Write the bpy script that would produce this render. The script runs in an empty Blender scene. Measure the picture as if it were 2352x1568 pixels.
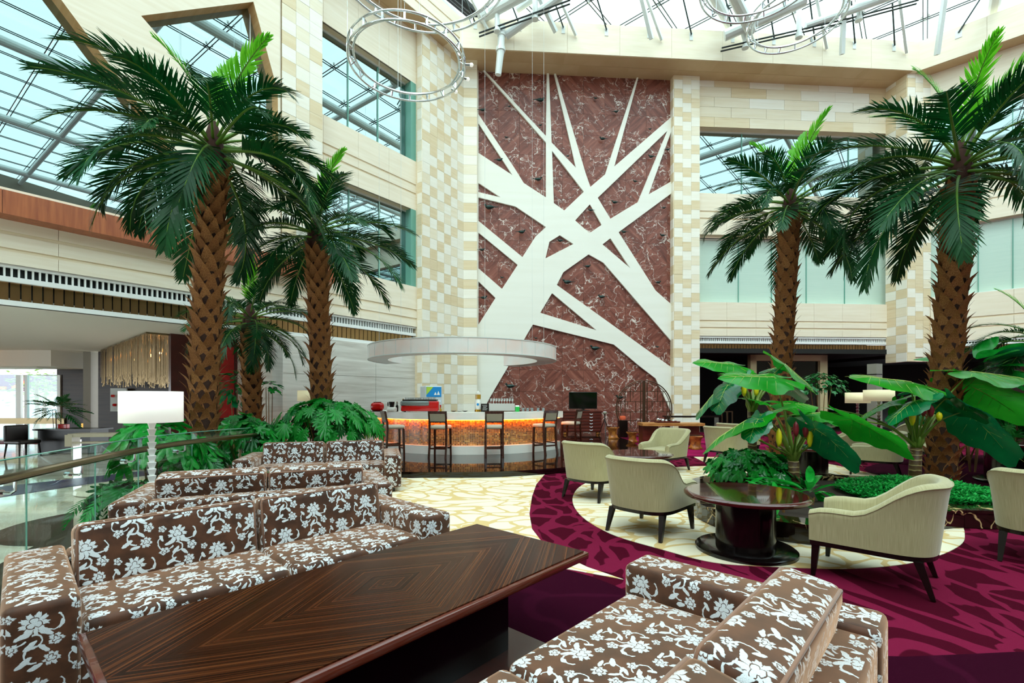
import bpy, bmesh, math, random
from mathutils import Vector, Matrix, Euler, geometry
R = math.radians
random.seed(7)
SC = bpy.context.scene
COL = SC.collection
# ------------------------------------------------------------------ camera, world, light, exposure
FPX, CX, CY, CH = 1080.0, 1176.0, 915.0, 1.5          # focal length in px, principal point, camera height
cd = bpy.data.cameras.new('camera'); cam = bpy.data.objects.new('camera', cd); COL.objects.link(cam)
cd.sensor_width = 36.0; cd.lens = 36.0 * FPX / 2352.0
cd.shift_x = 0.0; cd.shift_y = (CY - 784.0) / 2352.0
cd.clip_start = 0.05; cd.clip_end = 300
cam.location = (0, 0, CH); cam.rotation_euler = (R(90), 0, 0)
SC.camera = cam
w = bpy.data.worlds.new('world'); SC.world = w; w.use_nodes = True
bg = w.node_tree.nodes['Background']
bg.inputs[0].default_value = (0.86, 0.95, 1.0, 1); bg.inputs[1].default_value = 2.4
sd = bpy.data.lights.new('sun', 'SUN'); sd.energy = 1.0; sd.angle = R(25); sd.color = (1, .97, .92)
sun = bpy.data.objects.new('sun', sd); COL.objects.link(sun); sun.rotation_euler = (R(28), R(-20), R(20))
SC.view_settings.view_transform = 'Standard'; SC.view_settings.look = 'None'
SC.view_settings.gamma = 1.0; SC.view_settings.use_curve_mapping = False
SC.view_settings.exposure = 0.68
SC.cycles.max_bounces = 8; SC.cycles.diffuse_bounces = 4; SC.cycles.glossy_bounces = 4
SC.cycles.transmission_bounces = 6; SC.cycles.transparent_max_bounces = 16
SC.cycles.sample_clamp_indirect = 6.0
SC.cycles.use_denoising = True

# ------------------------------------------------------------------ pixel -> place
def ray(px, py): return Vector(((px - CX) / FPX, 1.0, (CY - py) / FPX))
def G(px, py, z=0.0):                                   # on a level surface at height z
    r = ray(px, py); return r * ((z - CH) / r.z) + Vector((0, 0, CH))
def D(px, py, d): return ray(px, py) * d + Vector((0, 0, CH))
class Plane:                                            # upright plane: point + horizontal direction (angle from +X)
    def __init__(s, x, y, ang):
        s.o = Vector((x, y, 0)); s.u = Vector((math.cos(ang), math.sin(ang), 0))
        s.n = Vector((s.u.y, -s.u.x, 0)); s.ang = ang   # n points to the camera side
    def at(s, px, py, off=0.0):                         # pixel -> point on plane moved off toward the room
        r = ray(px, py); o = s.o + s.n * off
        t = (o - Vector((0, 0, 0))).dot(s.n) / r.dot(s.n)
        return r * t + Vector((0, 0, CH))
    def sz(s, px, py, off=0.0):
        p = s.at(px, py, off); return ((p - s.o).dot(s.u), p.z)
    def pt(s, a, z, off=0.0): return s.o + s.u * a + Vector((0, 0, z)) + s.n * off
BW = Plane(-1.42, 19.45, R(3.75))                       # back wall
LW = Plane(-3.53, 17.6, R(90 - 38))                     # left wall
RW = Plane(17.57, 19.74, R(-41.3))                      # right wall

# ------------------------------------------------------------------ node helpers
def lin(h):
    if isinstance(h, (tuple, list)): return (*h[:3], 1)
    h = h.lstrip('#'); c = [int(h[i:i + 2], 16) / 255 for i in (0, 2, 4)]
    return tuple(x / 12.92 if x <= .04045 else ((x + .055) / 1.055) ** 2.4 for x in c) + (1,)
class E:                                                # math expression on shader sockets
    def __init__(s, nt, v): s.nt, s.v = nt, v
    def op(s, o, *a):
        n = s.nt.nodes.new('ShaderNodeMath'); n.operation = o
        for i, x in enumerate((s,) + a):
            if isinstance(x, E): s.nt.links.new(x.v, n.inputs[i])
            else: n.inputs[i].default_value = x
        return E(s.nt, n.outputs[0])
    def k(s, x): return x if isinstance(x, E) else E(s.nt, s.val(x))
    def val(s, x):
        n = s.nt.nodes.new('ShaderNodeValue'); n.outputs[0].default_value = x; return n.outputs[0]
    def __add__(s, o): return s.op('ADD', o)
    __radd__ = __add__
    def __sub__(s, o): return s.op('SUBTRACT', o)
    def __rsub__(s, o): return s.k(o).op('SUBTRACT', s)
    def __mul__(s, o): return s.op('MULTIPLY', o)
    __rmul__ = __mul__
    def __truediv__(s, o): return s.op('DIVIDE', o)
    def sin(s): return s.op('SINE')
    def cos(s): return s.op('COSINE')
    def abs(s): return s.op('ABSOLUTE')
    def floor(s): return s.op('FLOOR')
    def frac(s): return s.op('FRACT')
    def sqrt(s): return s.op('SQRT')
    def mod(s, o): return s.op('FLOORED_MODULO', o)
    def max(s, o): return s.op('MAXIMUM', o)
    def min(s, o): return s.op('MINIMUM', o)
    def lt(s, o): return s.op('LESS_THAN', o)
    def gt(s, o): return s.op('GREATER_THAN', o)
    def at2(s, o): return s.op('ARCTAN2', o)
    def step(s, a, b):
        n = s.nt.nodes.new('ShaderNodeMapRange'); n.interpolation_type = 'SMOOTHSTEP'
        s.nt.links.new(s.v, n.inputs[0]); n.inputs[1].default_value = a; n.inputs[2].default_value = b
        return E(s.nt, n.outputs[0])
class MT:                                               # one material under construction
    def __init__(s, name):
        s.m = bpy.data.materials.new(name); s.m.use_nodes = True; s.nt = s.m.node_tree
        s.b = s.nt.nodes['Principled BSDF']; s.L = s.nt.links.new
    def new(s, t): return s.nt.nodes.new('ShaderNode' + t)
    def coord(s, kind='Object', scale=(1, 1, 1), rot=(0, 0, 0)):
        t = s.new('TexCoord'); m = s.new('Mapping'); s.L(t.outputs[kind], m.inputs[0])
        m.inputs['Scale'].default_value = scale; m.inputs['Rotation'].default_value = rot
        return m.outputs[0]
    def xyz(s, vec):
        n = s.new('SeparateXYZ'); s.L(vec, n.inputs[0]); return [E(s.nt, o) for o in n.outputs]
    def vec(s, x, y, z=0.0):
        n = s.new('CombineXYZ')
        for i, v in enumerate((x, y, z)):
            if isinstance(v, E): s.L(v.v, n.inputs[i])
            else: n.inputs[i].default_value = v
        return n.outputs[0]
    def noise(s, vec, scale=5, detail=3, dist=0, rough=.5):
        n = s.new('TexNoise'); s.L(vec, n.inputs['Vector'])
        for k, v in (('Scale', scale), ('Detail', detail), ('Distortion', dist), ('Roughness', rough)): n.inputs[k].default_value = v
        return E(s.nt, n.outputs[0])
    def noisev(s, vec, scale=5, detail=2):
        n = s.new('TexNoise'); s.L(vec, n.inputs['Vector']); n.inputs['Scale'].default_value = scale; n.inputs['Detail'].default_value = detail
        return n.outputs[1]
    def warp(s, vec, amt, scale=3, detail=2):
        nv = s.noisev(vec, scale, detail); a = s.new('VectorMath'); a.operation = 'SUBTRACT'; s.L(nv, a.inputs[0]); a.inputs[1].default_value = (.5, .5, .5)
        m = s.new('VectorMath'); m.operation = 'SCALE'; s.L(a.outputs[0], m.inputs[0]); m.inputs['Scale'].default_value = amt
        d = s.new('VectorMath'); d.operation = 'ADD'; s.L(vec, d.inputs[0]); s.L(m.outputs[0], d.inputs[1]); return d.outputs[0]
    def voro(s, vec, scale=5, feat='DISTANCE_TO_EDGE', rnd=1):
        n = s.new('TexVoronoi'); n.feature = feat; s.L(vec, n.inputs['Vector']); n.inputs['Scale'].default_value = scale
        n.inputs['Randomness'].default_value = rnd; return n
    def ramp(s, fac, stops, interp='LINEAR'):
        n = s.new('ValToRGB'); r = n.color_ramp; r.interpolation = interp
        while len(r.elements) < len(stops): r.elements.new(.5)
        for e, (p, c) in zip(r.elements, stops): e.position = p; e.color = lin(c)
        s.L(fac.v if isinstance(fac, E) else fac, n.inputs[0]); return n.outputs[0]
    def mix(s, fac, a, b):
        n = s.new('Mix'); n.data_type = 'RGBA'
        if isinstance(fac, (int, float)): n.inputs[0].default_value = fac
        else: s.L(fac.v if isinstance(fac, E) else fac, n.inputs[0])
        for i, c in ((6, a), (7, b)):
            if isinstance(c, (str, tuple)): n.inputs[i].default_value = lin(c)
            else: s.L(c, n.inputs[i])
        return n.outputs[2]
    def rnd(s): n = s.new('ObjectInfo'); return E(s.nt, n.outputs['Random'])
    def col(s, c):
        if isinstance(c, (str, tuple)): s.b.inputs['Base Color'].default_value = lin(c)
        else: s.L(c, s.b.inputs['Base Color'])
        return s
    def set(s, **k):
        nm = dict(rough='Roughness', metal='Metallic', spec='Specular IOR Level', coat='Coat Weight', coatr='Coat Roughness', sheen='Sheen Weight',
                  sheenr='Sheen Roughness', trans='Transmission Weight', alpha='Alpha', emit='Emission Strength', sub='Subsurface Weight', ior='IOR')
        for a, v in k.items():
            i = s.b.inputs[nm[a]]
            if isinstance(v, E): s.L(v.v, i)
            else: i.default_value = v
        return s
    def bump(s, h, dist=.01, st=.5):
        n = s.new('Bump'); s.L(h.v if isinstance(h, E) else h, n.inputs['Height']); n.inputs['Distance'].default_value = dist; n.inputs['Strength'].default_value = st
        s.L(n.outputs[0], s.b.inputs['Normal']); return s
MATS = {}
def simple(name, c, rough=.5, metal=0, spec=.5, var=.0, vs=6, emit=0, **kw):
    t = MT(name); t.set(rough=rough, metal=metal, spec=spec, **kw)
    if var:
        n = t.noise(t.coord(), vs, 3); l = lin(c)
        t.col(t.mix(n, tuple(max(0, x * (1 - var)) for x in l[:3]), tuple(min(1, x * (1 + var)) for x in l[:3])))
    else: t.col(c)
    if emit: t.b.inputs['Emission Color'].default_value = lin(c); t.set(emit=emit)
    MATS[name] = t.m; return t.m

# ------------------------------------------------------------------ mesh helpers
class MB:
    def __init__(s): s.v, s.f = [], []
    def add(s, vs, fs):
        o = len(s.v); s.v += [tuple(v) for v in vs]; s.f += [tuple(i + o for i in f) for f in fs]; return s
    def box(s, c, d, rz=0, M=None):
        x, y, z = (k / 2 for k in d); m = M or (Matrix.Translation(c) @ Matrix.Rotation(rz, 4, 'Z'))
        vs = [m @ Vector((a * x, b * y, e * z)) for e in (-1, 1) for a, b in ((-1, -1), (1, -1), (1, 1), (-1, 1))]
        return s.add(vs, [(3, 2, 1, 0), (4, 5, 6, 7), (0, 1, 5, 4), (1, 2, 6, 5), (2, 3, 7, 6), (3, 0, 4, 7)])
    def rbox(s, c, d, r=.03, seg=2, M=None):            # box with rounded edges
        bm = bmesh.new(); bmesh.ops.create_cube(bm, size=1)
        for v in bm.verts: v.co = Vector((v.co.x * d[0], v.co.y * d[1], v.co.z * d[2]))
        bmesh.ops.bevel(bm, geom=bm.edges[:], offset=r, segments=seg, profile=.5, affect='EDGES')
        m = Matrix.Translation(c) if M is None else M
        bm.verts.index_update()
        s.add([m @ v.co for v in bm.verts], [[v.index for v in f.verts] for f in bm.faces]); bm.free(); return s
    def hexa(s, p):                                     # eight points: bottom ring, top ring
        return s.add(p, [(3, 2, 1, 0), (4, 5, 6, 7), (0, 1, 5, 4), (1, 2, 6, 5), (2, 3, 7, 6), (3, 0, 4, 7)])
    def tube(s, path, r, n=8, cap=True, closed=False):
        P = [Vector(p) for p in path]; k = len(P); rs = r if isinstance(r, (list, tuple)) else [r] * k; vs = []
        up = None
        for i in range(k):
            if closed: t = P[(i + 1) % k] - P[i - 1]
            else: t = P[min(i + 1, k - 1)] - P[max(i - 1, 0)]
            t.normalize()
            if up is None: up = Vector((0, 0, 1)) if abs(t.z) < .95 else Vector((1, 0, 0))
            a = t.cross(up); a = a.normalized() if a.length > 1e-6 else t.orthogonal().normalized()
            b = a.cross(t); up = b
            vs += [P[i] + (a * math.cos(2 * math.pi * j / n) + b * math.sin(2 * math.pi * j / n)) * rs[i] for j in range(n)]
        fs = []
        for i in range(k if closed else k - 1):
            q = (i + 1) % k
            for j in range(n): fs.append((i * n + j, i * n + (j + 1) % n, q * n + (j + 1) % n, q * n + j))
        if cap and not closed: fs += [tuple(range(n))[::-1], tuple((k - 1) * n + j for j in range(n))]
        return s.add(vs, [f[::-1] for f in fs])
    def bar(s, a, b, w, h=None):                        # rectangular bar between two points
        a, b = Vector(a), Vector(b); h = h or w; t = (b - a).normalized()
        up = Vector((0, 0, 1)) if abs(t.z) < .9 else Vector((0, 1, 0))
        x = t.cross(up).normalized(); y = x.cross(t)
        q = [(-1, -1), (1, -1), (1, 1), (-1, 1)]
        return s.hexa([a + x * i * w / 2 + y * j * h / 2 for i, j in q] + [b + x * i * w / 2 + y * j * h / 2 for i, j in q])
    def lathe(s, prof, n=24, c=(0, 0, 0), cap=True):
        vs = []; k = len(prof); c = Vector(c)
        for r, z in prof: vs += [c + Vector((r * math.cos(2 * math.pi * j / n), r * math.sin(2 * math.pi * j / n), z)) for j in range(n)]
        fs = [(i * n + j, i * n + (j + 1) % n, (i + 1) * n + (j + 1) % n, (i + 1) * n + j) for i in range(k - 1) for j in range(n)]
        if cap: fs += [tuple(range(n))[::-1], tuple((k - 1) * n + j for j in range(n))]
        return s.add(vs, fs)
    def prism(s, poly, off):                            # polygon (3-D points) swept by a vector
        p = [Vector(q) for q in poly]; n = len(p); off = Vector(off)
        nrm = geometry.normal(p) if n > 2 else Vector((0, 0, 1))
        if nrm.dot(off) < 0: p.reverse()
        fs = [tuple(range(n))[::-1], tuple(range(n, 2 * n))] + [(i, (i + 1) % n, n + (i + 1) % n, n + i) for i in range(n)]
        return s.add(p + [q + off for q in p], fs)
    def strip(s, A, B): # quad strip between two point rows
        n = len(A); return s.add(list(A) + list(B), [(i, i + 1, n + i + 1, n + i) for i in range(n - 1)])
    def mesh(s, name, mat, smooth=False, uv=None):
        me = bpy.data.meshes.new(name); me.from_pydata(s.v, [], s.f); me.update()
        for m in (mat if isinstance(mat, (list, tuple)) else [mat]):
            if m is not None: me.materials.append(MATS[m] if isinstance(m, str) else m)
        if smooth:
            me.shade_smooth()
            if smooth != True: me.set_sharp_from_angle(angle=R(smooth))
        if uv == 'box':
            l = me.uv_layers.new(name='uv')
            for p in me.polygons:
                a = max(range(3), key=lambda i: abs(p.normal[i]))
                for li in p.loop_indices:
                    c = me.vertices[me.loops[li].vertex_index].co
                    l.data[li].uv = ((c.y, c.z), (c.x, c.z), (c.x, c.y))[a]
        elif uv:
            l = me.uv_layers.new(name='uv')
            for lp in me.loops: l.data[lp.index].uv = uv[lp.vertex_index]
        return me
    def build(s, name, mat, parent=None, smooth=False, uv=None, loc=None, rot=None):
        return link(name, s.mesh(name, mat, smooth, uv), parent, loc, rot)
def link(name, me, parent=None, loc=None, rot=None, sc=None):
    o = bpy.data.objects.new(name, me); COL.objects.link(o)
    if parent is not None: o.parent = parent
    if loc is not None: o.location = loc
    if rot is not None: o.rotation_euler = rot
    if sc is not None: o.scale = sc if isinstance(sc, (tuple, list, Vector)) else (sc,) * 3
    return o
def tag(o, label, cat, group=None, kind=None):
    o['label'] = label; o['category'] = cat
    if group: o['group'] = group
    if kind: o['kind'] = kind
    return o
def thing(name, label, cat, loc=(0, 0, 0), rz=0, group=None):
    o = bpy.data.objects.new(name, None); COL.objects.link(o); o.empty_display_size = .1
    o.location = loc; o.rotation_euler = (0, 0, rz); return tag(o, label, cat, group)
def struct(o): o['kind'] = 'structure'; return o
def stuff(o): o['kind'] = 'stuff'; return o
def copy_tree(o, parent=None):
    c = o.copy(); COL.objects.link(c)
    if parent is not None: c.parent = parent
    for ch in list(o.children): copy_tree(ch, c)
    return c
def spline(pts, n=6, closed=False):
    P = [Vector(p) for p in pts]; k = len(P); out = []
    for i in range(k if closed else k - 1):
        p0, p1, p2, p3 = (P[(i + j) % k] if closed else P[min(max(i + j, 0), k - 1)] for j in (-1, 0, 1, 2))
        for q in range(n):
            t = q / n; out.append(.5 * ((2 * p1) + (p2 - p0) * t + (2 * p0 - 5 * p1 + 4 * p2 - p3) * t * t + (3 * p1 - p0 - 3 * p2 + p3) * t ** 3))
    if not closed: out.append(P[-1])
    return out
# ------------------------------------------------------------------ materials
def stone(name, c1, c2, rough=.35, sc=1.0, per_obj=False, contrast=.55):
    t = MT(name); v = t.coord('Object', (.5 * sc, .5 * sc, 7 * sc))
    if per_obj:
        a = t.new('VectorMath'); a.operation = 'ADD'; t.L(v, a.inputs[0]); r = t.rnd(); t.L(t.vec(r * 37.0, r * 91.0, r * 53.0), a.inputs[1]); v = a.outputs[0]
    n = t.noise(t.warp(v, .35, 1.5), 1.6, 5, .4)
    c = t.ramp(n, [(.5 - contrast / 2, c2), (.5 + contrast / 2, c1)])
    if per_obj: c = t.mix(t.rnd() * .35, c, c2)
    t.col(c).set(rough=rough, spec=.3); MATS[name] = t.m
stone('travertine', '#faeedb', '#efdfc6', .5)
stone('travertine_shade', '#f2e2c8', '#e0cba8', .5)
stone('tile_light', '#fdf8ee', '#f5ecdc', .45, 1, True)
stone('tile_tan', '#f1e1c4', '#e2c9a0', .45, 1, True)
stone('tile_mid', '#f8edda', '#edddc0', .45, 1, True)
stone('grey_marble', '#ece7e0', '#bdb3a8', .3, .8)
stone('dark_marble', '#42342c', '#1f1713', .3, .8)
stone('tree_stone', '#f7f5ec', '#efebdf', .5, .4, False, .9)
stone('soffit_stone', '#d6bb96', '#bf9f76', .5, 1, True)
stone('reveal_stone', '#d9b483', '#c39660', .5)
def red_marble():
    t = MT('red_marble'); oi = t.new('ObjectInfo'); r = E(t.nt, oi.outputs['Random'])
    base = t.coord('Object'); x, y, z = t.xyz(base)
    q = (r * 4.0).floor(); ang = q * 1.5708 + .75
    u = x * ang.cos() + z * ang.sin(); v2 = z * ang.cos() - x * ang.sin()
    off = r * 61.0
    n = t.noise(t.warp(t.vec(u * .8 + off, v2 * 6.0, off), .6, 1.2, 2), 1.0, 6, .8, .6)
    c = t.ramp(n, [(.2, '#4c2a26'), (.45, '#7a463c'), (.62, '#935a4d'), (.85, '#b07866')])
    wv = t.warp(t.warp(t.vec(x + off, z + off * .7, 0.0), .7, 1.6, 2), .3, 6.0, 4)
    e1 = E(t.nt, t.voro(wv, 1.2).outputs[0]); e2 = E(t.nt, t.voro(t.warp(t.vec(x * .8 + off, z * 1.3, 3.0), .6, 3, 5), 3.2).outputs[0])
    m1 = t.noise(t.vec(x + off, z, 7.0), 1.4, 2)
    vein = (1 - e1.step(.002, .022)) * m1.step(.42, .56); vein2 = (1 - e2.step(.0, .03)) * t.noise(t.vec(x, z + off, 11.0), 2.6, 3).step(.48, .6)
    c = t.mix((vein + vein2 * .8).min(1.0) * .92, c, '#e9dcd4')
    t.col(c).set(rough=.3, spec=.3); MATS['red_marble'] = t.m
red_marble()
def wood(name, c1, c2, rough=.3, sc=(1, 14, 14), coat=0, spec=.5):
    t = MT(name); n = t.noise(t.warp(t.coord('Object', sc), .25, 1.2), 2.2, 5, .3)
    t.col(t.ramp(n, [(.3, c1), (.7, c2)])).set(rough=rough, coat=coat, coatr=.08, spec=spec); MATS[name] = t.m
wood('fascia_wood', '#8c4426', '#b06238', .35, (6, 6, .5))
wood('dark_wood', '#2a0f0a', '#43190f', .22, (12, 12, .8), .3)
wood('mahogany', '#4d1a15', '#6b2a20', .3, (1, 8, 8))
wood('black_wood', '#0a0605', '#150b08', .25, (10, 10, 1))
wood('live_edge', '#a5602c', '#d59a58', .4, (1, 9, 9))
wood('root_wood', '#7a3510', '#d98a3a', .4, (3, 3, 3))
wood('bark_light', '#7b6a4a', '#a6926a', .8, (4, 4, 9))
def veneer():
    t = MT('table_veneer'); x, y, z = t.xyz(t.coord('Object'))
    s = (x.abs() * .62 + y.abs())                      # mirrored quarters meet in a diamond
    k = t.noise(t.vec(s * 85.0, x * .5, y * .5), 1.0, 4, .2)
    k2 = t.noise(t.vec(s * 6.0, 0.0, 4.0), 1.0, 2)
    t.col(t.ramp(k * .65 + k2 * .35, [(.36, '#140703'), (.52, '#3a1a0b'), (.68, '#6a3b1f')])).set(rough=.24, spec=.1); MATS['table_veneer'] = t.m
veneer()
simple('table_edge', '#5a2010', .2, coat=.5)
simple('rim_wood', '#4a1710', .15, coat=.6, var=.2)
simple('top_wood', '#38130d', .1, coat=.8, var=.3, vs=3)
simple('base_black', '#0b0606', .18, spec=.35, coat=.15)
def granite():
    t = MT('black_granite'); n = t.noise(t.coord(), 60, 3)
    t.col(t.ramp(n, [(.45, '#0a0706'), (.75, '#2b1a14')])).set(rough=.04, spec=.6); MATS['black_granite'] = t.m
granite()
def portoro():
    t = MT('portoro'); v = t.warp(t.coord('Object'), .6, 2.5, 3); e = E(t.nt, t.voro(v, 3.2).outputs[0])
    n = t.noise(t.coord(), 3, 3); f = (1 - e.step(.005, .045)) * n.step(.4, .55)
    t.col(t.mix(f, '#1b0f09', '#cfae7c')).set(rough=.06, spec=.6); MATS['portoro'] = t.m
portoro()
def lobby_marble():
    t = MT('lobby_marble'); n = t.noise(t.warp(t.coord('Object', (.5, 1.6, 1), (0, 0, R(30))), .5, 1), 1.1, 5, .6)
    t.col(t.ramp(n, [(.3, '#b7ae98'), (.55, '#e2dccb'), (.8, '#f3efe4')])).set(rough=.05, spec=.6); MATS['lobby_marble'] = t.m
lobby_marble()
def carpet(name, a, b, scale, w0, w1, fuzz=.1, aniso=(1, 1, 1)):
    t = MT(name); v = t.warp(t.coord('Object', aniso, (0, 0, R(25))), 1.0, .8, 0)
    v = t.warp(v, .12, 5, 0)
    e = E(t.nt, t.voro(v, scale).outputs[0]); n = t.noise(t.coord(), 1.3, 2)
    f = 1 - (e - n * (w1 - w0)).step(w0 - .012, w0 + .012)
    fine = t.noise(t.coord(), 220, 2); c = t.mix(f, a, b)
    dk = t.mix((fine - .5).abs() * fuzz * 4, c, '#120508')
    t.col(dk).set(rough=.95, spec=.03).bump(fine, .01, .4); MATS[name] = t.m
carpet('carpet_cream', '#efe3c8', '#dcbc84', 2.4, .028, .12, .05, (1, 1.5, 1))
carpet('carpet_burgundy', '#45061a', '#741736', 2.0, .03, .2, .1, (1.6, .9, 1))
carpet('carpet_purple', '#2f0418', '#38071e', .7, .0, .05, .14)
carpet('carpet_far', '#a01c52', '#6e0f36', 1.2, .05, .14, .06, (.5, 2, 1))
def damask():
    t = MT('damask'); tc = t.new('TexCoord'); v = t.warp(t.warp(tc.outputs['UV'], .02, 14, 1), .012, 55, 2)
    X, Y, _ = t.xyz(v); cw, chh = .215, .29
    gx = X / cw; ci = gx.floor(); gy = Y / chh + ci.mod(2.0) * .5 
    x = gx.frac() - .5; y = (gy.frac() - .5) * (chh / cw)        # x in +-.5, y in +-.66
    def ell(cx, cy, a, b, deg):
        c, s = math.cos(R(deg)), math.sin(R(deg)); dx, dy = x - cx, y - cy
        p, q = (dx * c + dy * s) / a, (dy * c - dx * s) / b
        return 1 - (p * p + q * q).step(.8, 1.05)
    def flower(cx, cy, rad, n, ph):
        dx, dy = x - cx, y - cy; r = (dx * dx + dy * dy).sqrt(); th = dy.at2(dx)
        edge = ((th * (n / 2.0) + ph).cos().abs() * .34 + .62 + (th * (n * 3.0)).cos() * .05) * rad
        body = 1 - (r - edge).step(-.012, .012)
        vein = (th * (n / 2.0) + ph).cos().abs().step(.05, .22).max(r.lt(rad * .42) * 0.0)
        core = (r - ((th * 1.5 + .6).cos().abs() * .3 + .2) * rad).abs().step(.004, .014)
        return body * vein.max(1 - r.gt(rad * .5)) * core
    def arc(cx, cy, rad, wd, cut):
        dx, dy = x - cx, y - cy; r = (dx * dx + dy * dy).sqrt()
        return (1 - (r - rad).abs().step(wd * .5, wd)) * (dx * cut[0] + dy * cut[1]).gt(cut[2])
    sh = [flower(-.02, .32, .24, 9, .4), flower(.31, -.08, .13, 5, .2), flower(-.34, -.12, .12, 5, 1.0), flower(.24, -.46, .15, 7, .7), flower(-.38, .5, .1, 5, .1),
          ell(-.19, .1, .14, .05, 25), ell(.16, .1, .13, .05, -30), ell(-.08, -.13, .13, .045, 50), ell(.13, -.22, .12, .045, -45), ell(-.18, -.43, .15, .05, 35), ell(.4, .22, .1, .04, 70), ell(.0, -.57, .12, .045, 10), ell(-.4, .24, .1, .04, -60),
          arc(-.05, -.05, .14, .022, (1, 0, -.02)), arc(.0, -.33, .16, .022, (-1, 0, -.02)), arc(.26, .3, .17, .02, (.6, -.6, -.03)), arc(-.3, .1, .19, .02, (-.5, -.6, -.02))]
    f = sh[0]
    for q in sh[1:]: f = f.max(q)
    grain = t.noise(tc.outputs['UV'], 350, 1); soft = t.noise(tc.outputs['UV'], 9, 4)
    thr = t.mix(soft.step(.3, .7), '#2f160c', '#56311f')
    f = f * (grain * .7 + .55).min(1.0)
    c = t.mix(f, thr, '#e3e9ef')
    t.col(c).set(rough=.55, spec=.25, sheen=.85, sheenr=.5).bump(f, .004, .35)
    t.b.inputs['Sheen Tint'].default_value = lin('#ffc9a6'); MATS['damask'] = t.m
damask()
simple('piping', '#8a5f48', .7, sheen=.4)
def chair_fabric():
    t = MT('chair_fabric'); x, y, z = t.xyz(t.coord('Object')); tc = t.new('TexCoord'); u, v, _ = t.xyz(tc.outputs['UV'])
    s = t.noise(t.vec(u * 380.0, v * 6.0, 0.0), 1, 2)
    t.col(t.ramp(s, [(.3, '#a0966e'), (.7, '#bbb18a')])).set(rough=.7, spec=.2, sheen=.35); MATS['chair_fabric'] = t.m
chair_fabric()
simple('chair_piping', '#a39b76', .7)
simple('stool_fabric', '#cbbda8', .6, sheen=.2, var=.05)
simple('stool_back_fabric', '#a89c88', .6, sheen=.2, var=.05)
def mosaic():
    t = MT('mosaic'); n = t.rnd(); 
    a = t.new('Attribute'); a.attribute_name = 'tone'
    f = E(t.nt, a.outputs['Fac'])
    t.col(t.ramp(f, [(0, '#5a300e'), (.45, '#99641f'), (.8, '#c78f3e'), (1, '#e0b564')])).set(rough=.15, spec=.6); MATS['mosaic'] = t.m
mosaic()
simple('grout', '#ead9bd', .7)
simple('white_solid', '#f4f2ec', .25)
simple('white_paint', '#f2f2f0', .45)
simple('ceiling_white', '#e9e4da', .6)
def warm_strip(name, c, e):
    t = MT(name); t.col(c); t.b.inputs['Emission Color'].default_value = lin(c); t.set(emit=e); MATS[name] = t.m
warm_strip('led_warm', '#ff7a1a', 24); warm_strip('bulb', '#ffb060', 25); warm_strip('lamp_amber', '#e8a850', 1.0)
warm_strip('fridge_light', '#cfe6f2', .4)
simple('shade_white', '#fdfcf4', .6, emit=.3)
simple('shade_cream', '#f3e7bd', .6, emit=.15)
def canopy():
    t = MT('canopy_skin'); n = t.noise(t.coord(), 1.1, 2); x, y, z = t.xyz(t.coord())
    t.col(t.mix(n.step(.35, .7), '#efebe8', '#f3d9d0')).set(rough=.35); MATS['canopy_skin'] = t.m
canopy()
simple('steel_paint', '#dfe3e1', .35, .1); simple('steel_dark', '#39403f', .35, .6); simple('chrome', '#dde3e6', .12, 1.0); simple('brushed_bronze', '#86775a', .28, 1.0)
simple('gold_metal', '#c99b3c', .2, 1.0)
simple('bird_bronze', '#2b3d3a', .3, .6); simple('screen_black', '#030303', .08); simple('black_plastic', '#0b0b0c', .35)
simple('iron_brown', '#4a3523', .45, .5); simple('red_gloss', '#cf1414', .15, coat=.5); simple('grey_gloss', '#8c9694', .2, .4)
simple('bottle_green', '#0f4d22', .08); simple('bottle_dark', '#1a0f0a', .08); simple('paper_white', '#f6f6f4', .5); simple('fridge_body', '#d3dbe0', .3)
simple('poster_blue', '#1f8fd6', .4); simple('poster_green', '#b8d84a', .4); simple('carton_green', '#27b04a', .4); simple('amber_glass', '#b98a2c', .1)
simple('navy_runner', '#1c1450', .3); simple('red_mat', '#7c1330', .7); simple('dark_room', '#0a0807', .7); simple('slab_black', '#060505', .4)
simple('wall_grey', '#8f8a80', .6, var=.05); simple('red_art', '#b01717', .4, var=.6, vs=5); simple('dark_red_wood', '#4a1711', .35, var=.4, vs=4)
simple('rear_stone', '#85786a', .6, var=.1)
simple('soil', '#2b1a10', .95, var=.4, vs=20); simple('door_frame_gold', '#bfae86', .4); simple('cream_stone', '#d8cfb8', .25, var=.06)
simple('leather_black', '#0b0908', .3); simple('outside_pale', '#dfe8ea', .8, var=.1); simple('outside_purple', '#5d2a55', .8); simple('outside_orange', '#e2603a', .8)
simple('tree_bark', '#a58f78', .8); simple('leaf_out', '#86b04c', .6, var=.4)
def bronze_mirror():
    t = MT('bronze_mirror'); n = t.noise(t.coord('Object', (6, 6, .3)), 2, 2)
    t.col(t.mix(n, '#8d6a44', '#b08a5c')).set(rough=.22, metal=.85); MATS['bronze_mirror'] = t.m
bronze_mirror()
def glass(name, tint, refl, opac):
    t = MT(name); nt = t.nt; out = nt.nodes['Material Output']
    tr = t.new('BsdfTransparent'); tr.inputs[0].default_value = lin(tint); gl = t.new('BsdfGlossy'); gl.inputs['Roughness'].default_value = .0
    gl.inputs['Color'].default_value = lin(opac); m = t.new('MixShader'); m.inputs[0].default_value = refl
    t.L(tr.outputs[0], m.inputs[1]); t.L(gl.outputs[0], m.inputs[2]); t.L(m.outputs[0], out.inputs[0]); MATS[name] = t.m
glass('roof_glass', '#eef8f6', .06, '#ffffff')
glass('teal_glass', '#2c6462', .58, '#bdd0d0')
glass('rail_glass', '#f3faf7', .07, '#ffffff')
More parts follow.
